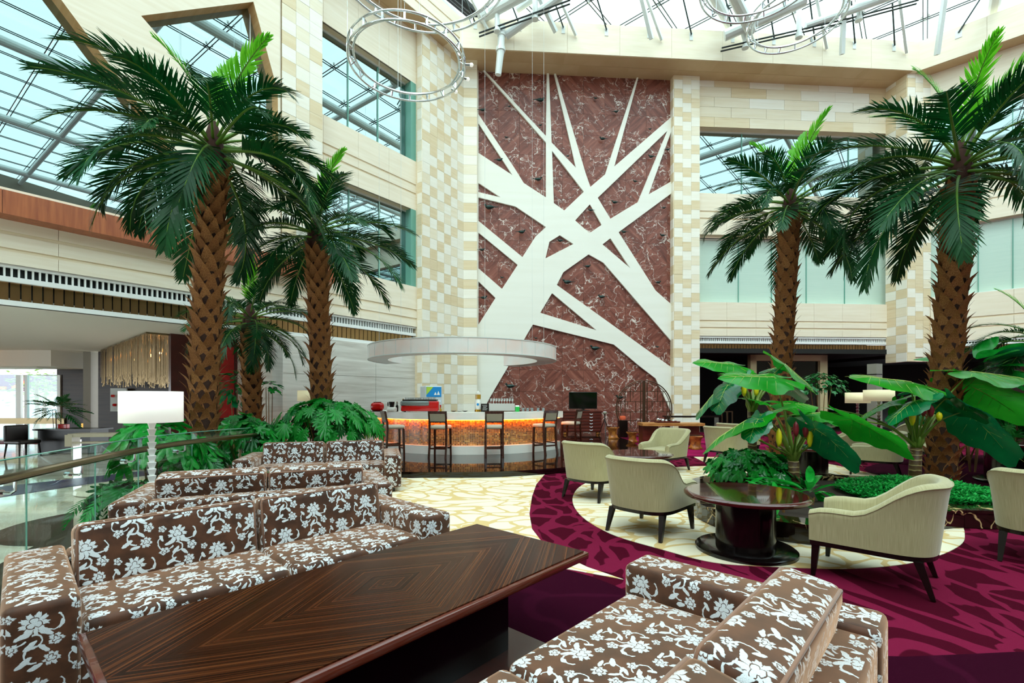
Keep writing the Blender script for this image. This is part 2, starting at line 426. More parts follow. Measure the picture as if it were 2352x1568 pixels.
glass('door_glass', '#dceeee', .12, '#ffffff')
simple('glass_edge', '#6fa898', .1)
def blind():
    t = MT('blind_panel'); z = t.xyz(t.coord())[2]; n = t.noise(t.coord('Object', (1, 1, 60)), 1, 1)
    t.col(t.mix(n, '#bfd8cc', '#d3e6da')).set(rough=.12, spec=.5); MATS['blind_panel'] = t.m
blind()
def leafmat(name, c1, c2, rough=.35, spec=.5, trans=.25, sc=4):
    t = MT(name); n = t.noise(t.coord(), sc, 3); c = t.ramp(n, [(.3, c1), (.7, c2)]); r = t.rnd()
    t.col(t.mix(r * .5, c, c1)).set(rough=rough, spec=spec)
    d = t.new('BsdfTranslucent'); m = t.new('MixShader'); m.inputs[0].default_value = trans; t.L(c, d.inputs[0])
    t.L(t.b.outputs[0], m.inputs[1]); t.L(d.outputs[0], m.inputs[2]); t.L(m.outputs[0], t.nt.nodes['Material Output'].inputs[0]); MATS[name] = t.m
leafmat('palm_leaf', '#043a16', '#0e5a24', .42, .35, .18)
leafmat('palm_leaf_young', '#4fae18', '#86d837', .35, .4, .45)
leafmat('palm_rachis', '#4d7a24', '#7a9a3c', .4, .4, .0)
leafmat('big_leaf', '#128a1c', '#35b42a', .2, .55, .4, 2)
leafmat('big_leaf_dark', '#0a5a34', '#158048', .14, .7, .25, 2)
leafmat('shrub_leaf', '#0a7a22', '#1fae3a', .25, .5, .3)
leafmat('shrub_dark', '#086022', '#128034', .25, .5, .2)
leafmat('fern_leaf', '#158a34', '#2fbc56', .4, .3, .3)
leafmat('petiole', '#5c7a2c', '#8a9a44', .35, .4, .0)
leafmat('petiole_red', '#6b4a2a', '#8a6a3a', .35, .4, .0)
simple('spathe_yellow', '#e8d81c', .35); simple('spathe_maroon', '#8a1f30', .35); simple('leaf_vein', '#b9c86a', .5)
def husk():
    t = MT('husk'); n = t.noise(t.coord('Object', (30, 30, 6)), 1, 3); r = t.rnd()
    c = t.ramp(n, [(.3, '#744626'), (.7, '#b98653')]); t.col(t.mix(r * .6, c, '#744626')).set(rough=.75, spec=.2); MATS['husk'] = t.m
husk()
simple('trunk_core', '#33190c', .9, var=.3, vs=12); simple('fibre', '#3a1c10', .95, var=.4, vs=25)
def ringtrunk():
    t = MT('ring_trunk'); z = t.xyz(t.coord())[2]; n = t.noise(t.coord(), 9, 3)
    t.col(t.ramp(((z * 13.0 + n * .8).frac()), [(0, '#2b1408'), (.12, '#b09a66'), (.3, '#5a4420'), (1, '#46220f')])).set(rough=.55); MATS['ring_trunk'] = t.m
ringtrunk()
# ------------------------------------------------------------------ setting: floors
ZL = -.30                                               # lobby floor
LOUNGE = [(-3.2, .6), (-3.9, 3.2), (-4.58, 4.2), (-4.97, 5.26), (-5.06, 5.9), (-6.3, 9.4), (-6.6, 13.2), (-3.4, 18.6), (-1.4, 20.2), (20, 21.8), (34, 7), (8, -18), (-2.4, -6)]
def flat(poly, z, th=.3): return MB().prism([(x, y, z - th) for x, y in poly], (0, 0, th))
floor = struct(flat(LOUNGE, 0, .3).build('floor', 'carpet_burgundy'))
struct(MB().prism([(-45, -6, ZL - .2), (-2.4, -6.2, ZL - .2), (-3.4, 18.5, ZL - .2), (-6, 34, ZL - .2), (-45, 34, ZL - .2)], (0, 0, .2)).build('floor_lobby', 'lobby_marble'))
def px_poly(pts, z): return [tuple(G(x, y, 0).xy) + (z,) for x, y in pts]
def inlay(name, pts3, mat, z=.004):
    return struct_part(MB().prism([(p[0], p[1], .0005) for p in pts3], (0, 0, z)).build(name, mat, floor))
def struct_part(o): return o
cream1 = [(560, 1100), (760, 1090), (945, 1098), (1090, 1094), (1252, 1088), (1232, 1112), (1222, 1140), (1216, 1180), (1222, 1215), (1245, 1245), (1290, 1275), (1350, 1303), (1432, 1331), (1330, 1312), (1240, 1296), (1120, 1300), (900, 1400), (560, 1300)]
inlay('carpet_panel', px_poly(cream1, 0), 'carpet_cream')
cr2 = spline([Vector((*G(x, y).xy, 0)) for x, y in ((1316, 1140), (1330, 1180), (1400, 1225), (1520, 1262), (1640, 1292), (1780, 1302), (1960, 1306), (2100, 1292), (2190, 1262), (2216, 1232), (2190, 1190), (2080, 1130), (1900, 1085), (1640, 1070), (1420, 1085), (1345, 1110))], 6, True)
inlay('carpet_panel', cr2, 'carpet_cream', .005)
cr3 = spline([Vector((*G(x, y).xy, 0)) for x, y in ((1585, 1038), (1620, 1062), (1700, 1082), (1850, 1092), (1960, 1100), (2060, 1104), (1960, 1078), (1880, 1062), (1760, 1050), (1660, 1036))], 6, True)
inlay('carpet_panel', cr3, 'carpet_cream', .006)
pur = spline([Vector((x, y, 0)) for x, y in ((-3.0, 1.0), (-2.2, 3.2), (-.7, 4.4), (.5, 4.1), (1.2, 3.25), (2.0, 2.75), (3.6, 2.7), (4.5, 1.5), (3, -3), (-2.2, -3))], 5, True)
inlay('carpet_panel', pur, 'carpet_purple', .0025)
far = [(3.95, 16.8), (3.95, 15.2), (3.75, 13.6), (3.3, 12.2), (5.6, 12.0), (8.2, 12.6), (8.2, 17), (5, 18.4)]
inlay('carpet_panel', [(x, y, 0) for x, y in far], 'carpet_far', .007)
right_p = spline([Vector((*G(x, y).xy, 0)) for x, y in ((1990, 1072), (2100, 1110), (2352, 1150), (2600, 1150), (2500, 1060), (2200, 1045))], 5, True)
inlay('carpet_panel', right_p, 'carpet_purple', .0035)
# dark granite border along the glass rail
edge = spline([(-3.75, 2.2, 0), (-3.9, 3.2, 0), (-4.58, 4.2, 0), (-4.97, 5.26, 0), (-5.06, 5.9, 0), (-5.3, 7.2, 0)], 4)
inn = spline([(-3.25, 2.2, 0), (-3.45, 3.2, 0), (-3.8, 4.2, 0), (-4.05, 5.26, 0), (-4.12, 5.9, 0), (-4.2, 7.2, 0)], 4)
inlay('granite_border', [*edge, *reversed(inn)], 'black_granite', .02)
# bar platform
plat = [(-3.4, 9.2), (-2.1, 8.93), (-1.2, 8.88), (-.2, 8.97), (.97, 9.46), (2.0, 10.3), (2.9, 11.6), (3.55, 13.2), (3.85, 15), (3.84, 17), (3.5, 19.75), (-1.3, 19.42), (-2.1, 18.9), (-3.5, 17.2), (-5.4, 14.8), (-5.2, 11)]
pl = spline([(x, y, 0) for x, y in plat[:10]], 5) + [Vector((x, y, 0)) for x, y in plat[10:]]
pf = struct(MB().prism([(p.x, p.y, .001) for p in pl], (0, 0, .075)).build('floor_bar_platform', 'black_granite'))
MB().prism([(p.x * 1.0, p.y - (.03 if i < 45 else 0), .076) for i, p in enumerate(pl)], (0, 0, .04)).build('platform_edge', 'black_granite', pf)
ZP = .116
# ------------------------------------------------------------------ back wall: cream tree over red marble
XM0, XM1 = -1.46, 6.95
zt = 15.12
back = struct(MB().prism([BW.pt(-.6, -.3, -.30), BW.pt(9.2, -.3, -.30), BW.pt(9.2, 17, -.30), BW.pt(-.6, 17, -.30)], -BW.n * .3).build('wall_back', 'travertine_shade'))
pm = MB().box((0, 0, 0), (.894, .05, .894)).mesh('marble_panel', 'red_marble')
for i in range(10):
    for j in range(17):
        a, z = -.05 + .45 + i * .9, .45 + j * .9 
        o = link('marble_panel', pm, back, BW.pt(a, z, -.12 + .006 * ((i * 7 + j * 3) % 3)), (0, 0, BW.ang))
RED = [[(1099, 157), (1108, 160), (1254, 327), (1254, 453), (1203, 420), (1180, 383), (1099, 262)], [(1099, 283), (1177, 402), (1099, 351)],
       [(1112, 160), (1256, 165), (1254, 312)], [(1261, 166), (1272, 165), (1323, 385), (1267, 327)], [(1268, 346), (1341, 440), (1296, 483), (1272, 466)],
       [(1276, 166), (1464, 174), (1390, 400), (1356, 429), (1345, 397)], [(1467, 176), (1546, 178), (1546, 265), (1411, 382)],
       [(1533, 300), (1465, 464), (1402, 502), (1373, 454)], [(1546, 290), (1546, 414), (1490, 446)], [(1355, 469), (1382, 516), (1354, 535), (1321, 506)],
       [(1286, 540), (1317, 560), (1253, 593), (1262, 555)], [(1546, 441), (1546, 702), (1506, 667), (1421, 533)], [(1402, 547), (1448, 616), (1384, 561)],
       [(1352, 584), (1386, 603), (1546, 788), (1546, 846), (1279, 654), (1294, 625)], [(1268, 673), (1370, 758), (1241, 718)],
       [(1224, 745), (1410, 791), (1467, 839), (1506, 869), (1546, 955), (1546, 1012), (1068, 1012), (1125, 913)],
       [(1099, 453), (1184, 474), (1254, 521), (1230, 543), (1200, 590), (1099, 507)], [(1099, 420), (1150, 453), (1099, 441)],
       [(1099, 534), (1189, 608), (1153, 663), (1099, 616)], [(1099, 646), (1138, 684), (1099, 745)]]
outer = [(-.35, -.25), (9.0, -.25), (9.0, 16.4), (-.35, 16.4)]
holes = []
for p in RED:
    q = [BW.sz(*c) for c in p]
    if sum(q[i - 1][0] * q[i][1] - q[i][0] * q[i - 1][1] for i in range(len(q))) > 0: q.reverse()
    holes.append(q)
loops = [[Vector((a, z, 0)) for a, z in outer]] + [[Vector((a, z, 0)) for a, z in h] for h in holes]
allp = [v for l in loops for v in l]
tris = geometry.tessellate_polygon(loops)
tm = MB(); tm.add([BW.pt(v.x, v.y, 0) for v in allp], [tuple(t) for t in tris])
for l in loops:
    n = len(l)
    for i in range(n):
        a, b = l[i], l[(i + 1) % n]
        tm.add([BW.pt(a.x, a.y, 0), BW.pt(b.x, b.y, 0), BW.pt(b.x, b.y, -.09), BW.pt(a.x, a.y, -.09)], [(0, 1, 2, 3)])
tree = tm.build('tree_relief', 'tree_stone', back)
tree['label'] = 'cream stone tree silhouette with crossing branches'
# ------------------------------------------------------------------ tiled pillars (every tile its own piece)
TS = .385
tile_mesh = {k: MB().box((0, 0, 0), (TS - .006, .03, TS - .006)).mesh('wall_tile', k) for k in ('tile_light', 'tile_tan', 'tile_mid')}
half_mesh = {k: MB().box((0, 0, 0), (TS / 2 - .006, .03, TS - .006)).mesh('wall_tile', k) for k in ('tile_light', 'tile_tan', 'tile_mid')}
rt = random.Random(3)
def tiled(parent, P, a0, a1, z0, z1, off, stagger=0, shift=0, tones=None):
    n = max(1, round((a1 - a0) / TS)); tw = (a1 - a0) / n; rows = int(round((z1 - z0) / TS)); th = (z1 - z0) / rows
    for j in range(rows):
        for i in range(n):
            k = (i + j + shift) % 2
            m = 'tile_light' if k else ('tile_tan' if rt.random() < .62 else 'tile_mid')
            if rt.random() < .12: m = rt.choice(('tile_light', 'tile_tan'))
            dz = -stagger * th * (.5 if i % 2 else 0)
            if dz and j == rows - 1: continue
            link('wall_tile', tile_mesh[m], parent, P.pt(a0 + (i + .5) * tw, z0 + (j + .5) * th - dz, off + rt.uniform(0, .006)), (0, 0, P.ang), (tw / TS, 1, th / TS))
def slab(P, a0, a1, z0, z1, off, th=.3):
    return MB().prism([P.pt(a0, z0, off), P.pt(a1, z0, off), P.pt(a1, z1, off), P.pt(a0, z1, off)], -P.n * th)
# left pillar: long face follows the left wall, short face follows the back wall
PL = Plane(-3.30, 17.28, math.atan2(1.87, 1.32)); LPL = 2.29
pil = struct(slab(PL, 0, LPL, -.1, 15.3, -.016, .5).build('wall_pillar_left', 'travertine_shade'))
tiled(pil, PL, 0, LPL, .12, 15.3, 0)
PF = Plane(-1.98, 19.15, R(3.75))
pif = struct(slab(PF, 0, .56, -.1, 15.3, -.016, .5).build('wall_pillar_front', 'travertine_shade'))
tiled(pif, PF, 0, .56, .12, 15.3, 0, 0, 1)
PN = Plane(-3.50, 17.42, math.atan2(-.14, .2))
pin = struct(slab(PN, 0, .235, -.1, 15.3, -.016, .1).build('wall_pillar_return', 'travertine_shade')); tiled(pin, PN, 0, .235, .12, 15.3, 0, 0, 1)
# middle pillar right of the marble
a0, a1 = BW.sz(1548, 500, .22)[0], BW.sz(1607, 500, .22)[0]
pm2 = struct(slab(BW, a0, a1, -.1, 15.3, .22 - .016, .45).build('wall_pillar_middle', 'travertine_shade')); tiled(pm2, BW, a0, a1, .1, 15.3, .22, 1)
PS = Plane(*BW.pt(a0, 0, -.1).xy, R(3.75 - 90)); pms = struct(slab(PS, 0, .33, -.1, 15.3, .0, .02).build('wall_pillar_side', 'travertine_shade')); tiled(pms, PS, 0, .32, .1, 15.3, .014, 0, 1)
# right corner pillar
PA = Plane(16.40, 20.63, math.atan2(-.94, .15)); pra = struct(slab(PA, 0, .95, 3.05, 15.3, -.016, .3).build('wall_pillar_right', 'travertine_shade')); tiled(pra, PA, 0, .95, 3.05, 15.3, 0)
PB = Plane(16.55, 19.69, R(3.75)); prb = struct(slab(PB, 0, 1.04, 3.05, 15.3, -.016, .3).build('wall_corner_right', 'travertine_shade')); tiled(prb, PB, 0, 1.04, 3.05, 15.3, 0, 1)
# pillar of the upper left facade
a0, a1 = LW.sz(647, 200, .32)[0], LW.sz(740, 200, .32)[0]
pu = struct(slab(LW, a0, a1, 5.4, 17.2, .32 - .016, .4).build('wall_pillar_upper', 'travertine_shade')); tiled(pu, LW, a0, a1, 5.4, 16.9, .32)
# ------------------------------------------------------------------ wall bands, windows
def band(P, a0, a1, z0, z1, off, name, grooves=(), mat='travertine', joints=1.3):
    o = struct(slab(P, a0, a1, z0, z1, off - .03, .4).build(name, 'travertine_shade'))
    zs = [z0] + [g for g in grooves] + [z1]
    for i in range(len(zs) - 1):
        lo, hi = zs[i] + (.035 if i else 0), zs[i + 1] - (.035 if i < len(zs) - 2 else 0)
        n = max(1, round((a1 - a0) / joints)); w_ = (a1 - a0) / n
        for k in range(n):
            slab(P, a0 + k * w_ + .004, a0 + (k + 1) * w_ - .004, lo, hi, off, .06).build('stone_panel', mat, o)
    return o
def window(P, a0, a1, z0, z1, off, name, panes, mat='teal_glass', bar='steel_paint', reveal=.3):
    o = struct(MB().box(P.pt((a0 + a1) / 2, z0 + .03, off), (a1 - a0, .08, .06), P.ang).box(P.pt((a0 + a1) / 2, z1 - .03, off), (a1 - a0, .08, .06), P.ang).build(name, bar))
    for i in range(len(panes) - 1):
        x0, x1 = a0 + (a1 - a0) * panes[i], a0 + (a1 - a0) * panes[i + 1]
        slab(P, x0 + .008, x1 - .008, z0, z1, off, .02).build('pane', mat, o)
        if i: MB().box(P.pt(x0, (z0 + z1) / 2, off + .01), (.03, .05, z1 - z0), P.ang).build('mullion', 'glass_edge', o)
    return o
# back wall, right of the pillar
b0, b1 = BW.sz(1600, 600)[0], 18.4
def zb(py, px=1700): return BW.sz(px, py)[1]
up = struct(slab(BW, b0, b1, zb(294), 15.3, -.05, .4).build('wall_back_upper', 'travertine_shade'))
rows = 5; zz0, zz1 = zb(294), 15.25
sm = {k: MB().box((0, 0, 0), (1.55, .04, (zz1 - zz0) / rows - .008)).mesh('stone_block', k) for k in ('tile_light', 'tile_tan', 'tile_mid')}
for j in range(rows):
    a = b0 + (.75 if j % 2 else 0); i = 0
    while a < b1:
        link('stone_block', sm[rt.choice(('tile_light', 'tile_tan', 'tile_mid', 'tile_mid'))], up, BW.pt(a, zz0 + (j + .5) * (zz1 - zz0) / rows, -.02 + rt.uniform(0, .005)), (0, 0, BW.ang)); a += 1.56; i += 1
window(BW, b0, b1, zb(447), zb(294), -.35, 'window_1', [0, .24, .56, .78, 1])
band(BW, b0, b1, zb(541), zb(447), .06, 'wall_band_upper', [zb(505), zb(489)])
window(BW, b0, b1, zb(695), zb(545), -.30, 'window_2', [0, .22, .385, .56, .755, 1], 'blind_panel')
band(BW, b0, b1, zb(772), zb(695), .06, 'wall_band_lower', [zb(754), zb(738)])
def louver(P, a0, a1, z0, z1, off, name, pitch=.085):
    o = struct(MB().box(P.pt((a0 + a1) / 2, z1 - .03, off), (a1 - a0, .1, .06), P.ang).box(P.pt((a0 + a1) / 2, z0 + .05, off), (a1 - a0, .1, .1), P.ang).build(name, 'white_paint'))
    slab(P, a0, a1, z0, z1, off - .12, .02).build('duct_backing', 'steel_dark', o)
    m = MB(); n = int((a1 - a0) / pitch)
    for i in range(n): m.box(P.pt(a0 + (i + .5) * pitch, (z0 + z1) / 2 + .02, off - .03), (.03, .08, z1 - z0 - .14), P.ang)
    stuff(m.build('louver_slats', 'white_paint', o)); return o
def slats(P, a0, a1, z0, z1, off, name, pitch=.13):
    o = struct(slab(P, a0, a1, z0, z1, off - .06, .05).build(name, 'steel_dark')); n = int((a1 - a0) / pitch)
    sm_ = MB().box((0, 0, 0), (pitch - .022, .03, z1 - z0)).mesh('mirror_slat', 'bronze_mirror')
    for i in range(n): link('mirror_slat', sm_, o, P.pt(a0 + (i + .5) * pitch, (z0 + z1) / 2, off), (0, 0, P.ang + R(rt.uniform(-1.5, 1.5))))
    return o
louver(BW, b0, b1, zb(789), zb(773), -.02, 'trim_1'); slats(BW, b0, b1, zb(811), zb(790), -.05, 'trim_2')
# dark ground-floor room behind
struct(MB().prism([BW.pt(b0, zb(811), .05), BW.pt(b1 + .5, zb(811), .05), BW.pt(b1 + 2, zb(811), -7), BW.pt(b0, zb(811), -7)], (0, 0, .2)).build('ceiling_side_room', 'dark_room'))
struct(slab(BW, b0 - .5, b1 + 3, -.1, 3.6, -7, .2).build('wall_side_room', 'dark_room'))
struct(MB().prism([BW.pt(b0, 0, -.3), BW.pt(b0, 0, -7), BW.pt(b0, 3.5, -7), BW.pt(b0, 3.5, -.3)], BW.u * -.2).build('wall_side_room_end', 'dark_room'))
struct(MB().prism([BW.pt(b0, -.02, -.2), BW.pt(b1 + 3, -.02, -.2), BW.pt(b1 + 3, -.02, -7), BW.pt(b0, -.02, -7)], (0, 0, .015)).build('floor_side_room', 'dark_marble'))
df = struct(MB().box(BW.pt(0, 0, 0), (.01, .01, .01)).build('door_1', 'door_frame_gold'))
for (xa, xb, ya, yb) in ((1724, 1738, 813, 960), (1884, 1901, 813, 960), (1724, 1901, 811, 829)):
    p, q = BW.sz(xa, ya, -.6), BW.sz(xb, yb, -.6); slab(BW, p[0], q[0], max(q[1], .0), p[1], -.6, .25).build('door_frame', 'door_frame_gold', df)
p, q = BW.sz(1738, 829, -.75), BW.sz(1884, 960, -.75); slab(BW, p[0], q[0], 0, p[1], -.75, .03).build('pane', 'screen_black', df)
# ------------------------------------------------------------------ left wall
L0, L1 = -34.0, -.1
def zl(px, py, off=0): return LW.sz(px, py, off)[1]
lx = LW.sz(745, 300)[0]
zW2t, zW2b, zW1t, zW1b = 13.15, 10.15, 8.3, 5.6
zW2t = zl(958, 198); zW2b = zl(953, 372); zW1t = zl(958, 486); zW1b = zl(957, 661)
band(LW, lx - 1.3, L1, zW2t, 15.3, .05, 'wall_left_top')
window(LW, lx - .2, L1 - .3, zW2b, zW2t, -.25, 'window_3', [0, .33, .66, 1])
struct(MB().prism([LW.pt(L1 - .02, zW2b, .05), LW.pt(L1 - .02, zW2t, .05), LW.pt(L1 - .02, zW2t, -.4), LW.pt(L1 - .02, zW2b, -.4)], LW.u * -.25).build('trim_3', 'glass_edge'))
band(LW, lx - 1.3, L1, zW1t, zW2b, .05, 'wall_left_middle', [zl(960, 450), zl(960, 430)])
window(LW, lx - .2, L1 - .2, zW1b, zW1t, -.25, 'window_4', [0, .33, .66, 1])
struct(MB().prism([LW.pt(L1 - .02, zW1b, .05), LW.pt(L1 - .02, zW1t, .05), LW.pt(L1 - .02, zW1t, -.4), LW.pt(L1 - .02, zW1b, -.4)], LW.u * -.25).build('trim_13', 'glass_edge'))
struct(slab(LW, L1 - .1, L1 + .8, -.2, 17, -.35, .15).build('wall_left_end', 'wall_grey'))
zLv0, zLv1 = zl(959, 773), zl(959, 752)
zS0 = 3.36
band(LW, L0, L1, zLv1, zW1b, .1, 'wall_left_lower', [zl(960, 735), zl(960, 715)], 'travertine', 2.4)
louver(LW, L0, L1, zLv0, zLv1, .0, 'trim_4', .1); slats(LW, L0 + 12, L1, zS0, zLv0, -.06, 'trim_5', .16)
# wood fascia of the upper gallery
fe = LW.sz(770, 630, .55)[0]
zf1, zf0 = LW.sz(770, 616, .55)[1], LW.sz(770, 650, .55)[1]
fas = struct(MB().prism([LW.pt(L0, zf0, .5), LW.pt(fe, zf0, .5), LW.pt(fe, zf1, .5), LW.pt(L0, zf1, .5)], -LW.n * .6).build('trim_6', 'fascia_wood'))
na = 14
for i in range(na):
    w_ = 2.3; a = fe - (i + 1) * w_
    slab(LW, a + .004, a + w_ - .004, zf0, zf1, .53, .03).build('wood_panel', 'fascia_wood', fas)
# big facade with slanting openings
FO = .35
fr = LW.sz(645, 300, FO)[0]
fac_out = [(L0, zf1 - .02), (fr, zf1 - .02), (fr, 17.2), (L0, 17.2)]
op2 = [LW.sz(*c, FO) for c in ((324, 36), (582, 4), (638, 210), (640, 400))]
op1 = [LW.sz(141, 0, FO), LW.sz(451, 418, FO), LW.sz(556, 566, FO)]
s_ = (op1[1][0] - op1[0][0]) / (op1[1][1] - op1[0][1])
top1 = op1[0][0] + (16.0 - op1[0][1]) * s_; bot1 = op1[0][0] + (zf1 + .1 - op1[0][1]) * s_
o1 = [(-30, zf1 + .1), (bot1, zf1 + .1), (top1, 16.0), (-30, 16.0)]
lps = [[Vector((a, z, 0)) for a, z in q] for q in (fac_out, o1[::-1], op2)]
ap = [v for l in lps for v in l]; fm = MB(); fm.add([LW.pt(v.x, v.y, FO) for v in ap], [tuple(t) for t in geometry.tessellate_polygon(lps)])
facade = struct(fm.build('wall_left_facade', 'travertine')); rv = MB()
for l in lps[1:]:
    for i in range(len(l)):
        a, b = l[i], l[(i + 1) % len(l)]; rv.add([LW.pt(a.x, a.y, FO), LW.pt(b.x, b.y, FO), LW.pt(b.x, b.y, -.1), LW.pt(a.x, a.y, -.1)], [(0, 1, 2, 3)])
rv.build('reveal', 'reveal_stone', facade)
MB().prism([LW.pt(fr, zf1, FO), LW.pt(fr, 17.2, FO), LW.pt(fr, 17.2, -.2), LW.pt(fr, zf1, -.2)], LW.u * -.02).build('end_panel', 'travertine', facade)
gw = struct(MB().box(LW.pt(-12, zf1 + .13, 0), (36, .06, .05), LW.ang).build('window_5', 'steel_paint'))
a = bot1 + .3; k = 0
while a > -26:
    slab(LW, a - 2.6 + .01, a - .01, zf1 + .1, 16.1, .0, .02).build('pane', 'teal_glass', gw)
    MB().box(LW.pt(a - 2.6, (zf1 + 16) / 2, .02), (.025, .04, 16 - zf1), LW.ang).build('mullion', 'steel_paint', gw); a -= 2.6
gw2 = struct(MB().box(LW.pt((bot1 + fr) / 2 + .4, zf1 + .13, -.05), (fr - bot1 - 1, .05, .05), LW.ang).build('window_6', 'steel_paint'))
a = fr
while a > bot1 + .4:
    a2 = max(a - 2.0, bot1 + .32); slab(LW, a2 + .01, a - .01, zf1 + .1, 16.1, .0, .02).build('pane', 'teal_glass', gw2)
    MB().box(LW.pt(a2, (zf1 + 16) / 2, .02), (.025, .04, 16 - zf1), LW.ang).build('mullion', 'steel_paint', gw2); a = a2
# gallery rooms behind the left windows
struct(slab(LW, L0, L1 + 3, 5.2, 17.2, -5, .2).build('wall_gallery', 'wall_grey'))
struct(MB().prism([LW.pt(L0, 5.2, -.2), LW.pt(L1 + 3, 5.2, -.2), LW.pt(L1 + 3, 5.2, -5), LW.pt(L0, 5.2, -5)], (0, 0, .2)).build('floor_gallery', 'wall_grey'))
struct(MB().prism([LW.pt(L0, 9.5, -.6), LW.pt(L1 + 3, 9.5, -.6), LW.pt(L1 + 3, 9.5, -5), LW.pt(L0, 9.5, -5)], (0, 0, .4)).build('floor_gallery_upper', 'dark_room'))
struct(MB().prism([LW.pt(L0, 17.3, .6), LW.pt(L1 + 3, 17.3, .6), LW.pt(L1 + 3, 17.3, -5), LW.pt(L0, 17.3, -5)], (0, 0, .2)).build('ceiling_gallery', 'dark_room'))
# back gallery behind windows
struct(slab(BW, b0, b1 + 2, 3.7, 17.2, -4, .2).build('wall_gallery_back', 'wall_grey'))
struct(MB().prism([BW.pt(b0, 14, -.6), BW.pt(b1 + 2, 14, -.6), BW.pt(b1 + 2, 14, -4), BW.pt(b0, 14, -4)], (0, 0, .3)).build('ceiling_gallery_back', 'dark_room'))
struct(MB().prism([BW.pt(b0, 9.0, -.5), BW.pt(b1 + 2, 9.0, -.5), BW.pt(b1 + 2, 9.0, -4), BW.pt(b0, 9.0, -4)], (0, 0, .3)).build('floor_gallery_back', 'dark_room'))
# ------------------------------------------------------------------ right wall
def zr(px, py): return RW.sz(px, py)[1]
r1 = 24.0
zr2b, zr2t = zr(2250, 672), zr(2250, 508)
window(RW, 0, r1, zr2b, zr2t, -.25, 'window_7', [0, .06, .1, .2, .3, .4, .5, .6, .7, .8, .9, 1], 'blind_panel')
band(RW, 0, r1, 3.85, zr2b, .05, 'wall_right_lower', [4.35, 4.75], 'travertine', 2.4)
band(RW, 0, r1, zr2t, zr2t + 1.85, .05, 'wall_right_middle', [zr2t + .8, zr2t + 1.1], 'travertine', 2.4)
window(RW, 0, r1, zr2t + 1.85, 13.2, -.3, 'window_8', [i / 10 for i in range(11)])
band(RW, 0, r1, 13.2, 15.3, .0, 'wall_right_top', (), 'travertine', 1.6)
louver(RW, 0, r1, 3.62, 3.85, -.02, 'trim_7'); slats(RW, 0, 9, 3.3, 3.62, -.05, 'trim_8')
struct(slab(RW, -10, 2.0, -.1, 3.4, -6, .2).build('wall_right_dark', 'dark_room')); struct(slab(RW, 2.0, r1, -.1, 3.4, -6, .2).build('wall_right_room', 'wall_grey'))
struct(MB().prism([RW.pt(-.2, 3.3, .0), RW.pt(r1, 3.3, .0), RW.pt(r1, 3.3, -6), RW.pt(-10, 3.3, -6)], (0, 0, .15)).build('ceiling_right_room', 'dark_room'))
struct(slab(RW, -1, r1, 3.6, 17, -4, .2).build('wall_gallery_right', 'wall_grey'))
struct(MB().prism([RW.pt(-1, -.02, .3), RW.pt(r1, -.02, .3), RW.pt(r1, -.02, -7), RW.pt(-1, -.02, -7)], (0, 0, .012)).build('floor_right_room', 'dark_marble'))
# ------------------------------------------------------------------ cornice beams
A_ = Vector((-2.03, 18.25, 0)); B_ = Vector((16.9, 19.54, 0)); zc0, zc1 = 15.1, 16.3
ul = Vector((LW.u.x, LW.u.y, 0)); ur = RW.u
Al = A_ - ul * 32; Br = B_ + ur * 24
def beam(name, p, q, nin, panels, grooves=()):
    # front fascia, soffit and top of a cornice running p -> q; nin points back to the wall
    o = struct(MB().hexa([p + Vector((0, 0, zc0)), q + Vector((0, 0, zc0)), q + nin * 2.4 + Vector((0, 0, zc0)), p + nin * 2.4 + Vector((0, 0, zc0)),
                          p + Vector((0, 0, zc1)), q + Vector((0, 0, zc1)), q + nin * 2.4 + Vector((0, 0, zc1)), p + nin * 2.4 + Vector((0, 0, zc1))]).build(name, 'travertine_shade'))
    d = (q - p); L_ = d.length; d.normalize(); n = int(L_ / panels); w_ = L_ / n; ang = math.atan2(d.y, d.x)
    zs = [zc0] + list(grooves) + [zc1]
    for i in range(len(zs) - 1):
        lo, hi = zs[i] + (.03 if i else 0), zs[i + 1] - (.03 if i < len(zs) - 2 else 0)
        me = MB().box((0, 0, 0), (w_ - .01, .03, hi - lo)).mesh('fascia_panel', 'travertine')
        for k in range(n): link('fascia_panel', me, o, p + d * (k + .5) * w_ - nin * .012 + Vector((0, 0, (lo + hi) / 2)), (0, 0, ang))
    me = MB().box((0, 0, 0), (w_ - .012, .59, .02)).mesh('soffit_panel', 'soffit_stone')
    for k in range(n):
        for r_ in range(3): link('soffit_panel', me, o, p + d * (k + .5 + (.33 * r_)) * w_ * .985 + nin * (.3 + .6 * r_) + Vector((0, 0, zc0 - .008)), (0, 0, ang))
    return o
beam('trim_9', A_, B_, -BW.n, 1.9); beam('trim_10', Al, A_, -LW.n, 1.9, [zc0 + .35, zc0 + .75]); beam('trim_11', B_, Br, -RW.n, 1.9)
# walls closing the hall behind the camera
cA, cB = LW.pt(-30, 0, .2), RW.pt(24, 0, .2)
cC = Vector((6.7, -19, 0))
for nm, p, q in (('wall_entrance', cA, cC), ('wall_rear', cC, cB)):
    d = (q - p).normalized(); n = Vector((d.y, -d.x, 0))
    struct(MB().prism([p + Vector((0, 0, -.4)), q + Vector((0, 0, -.4)), q + Vector((0, 0, 17)), p + Vector((0, 0, 17))], n * .3 * (1 if n.dot(p) > 0 else -1)).build(nm, 'rear_stone'))
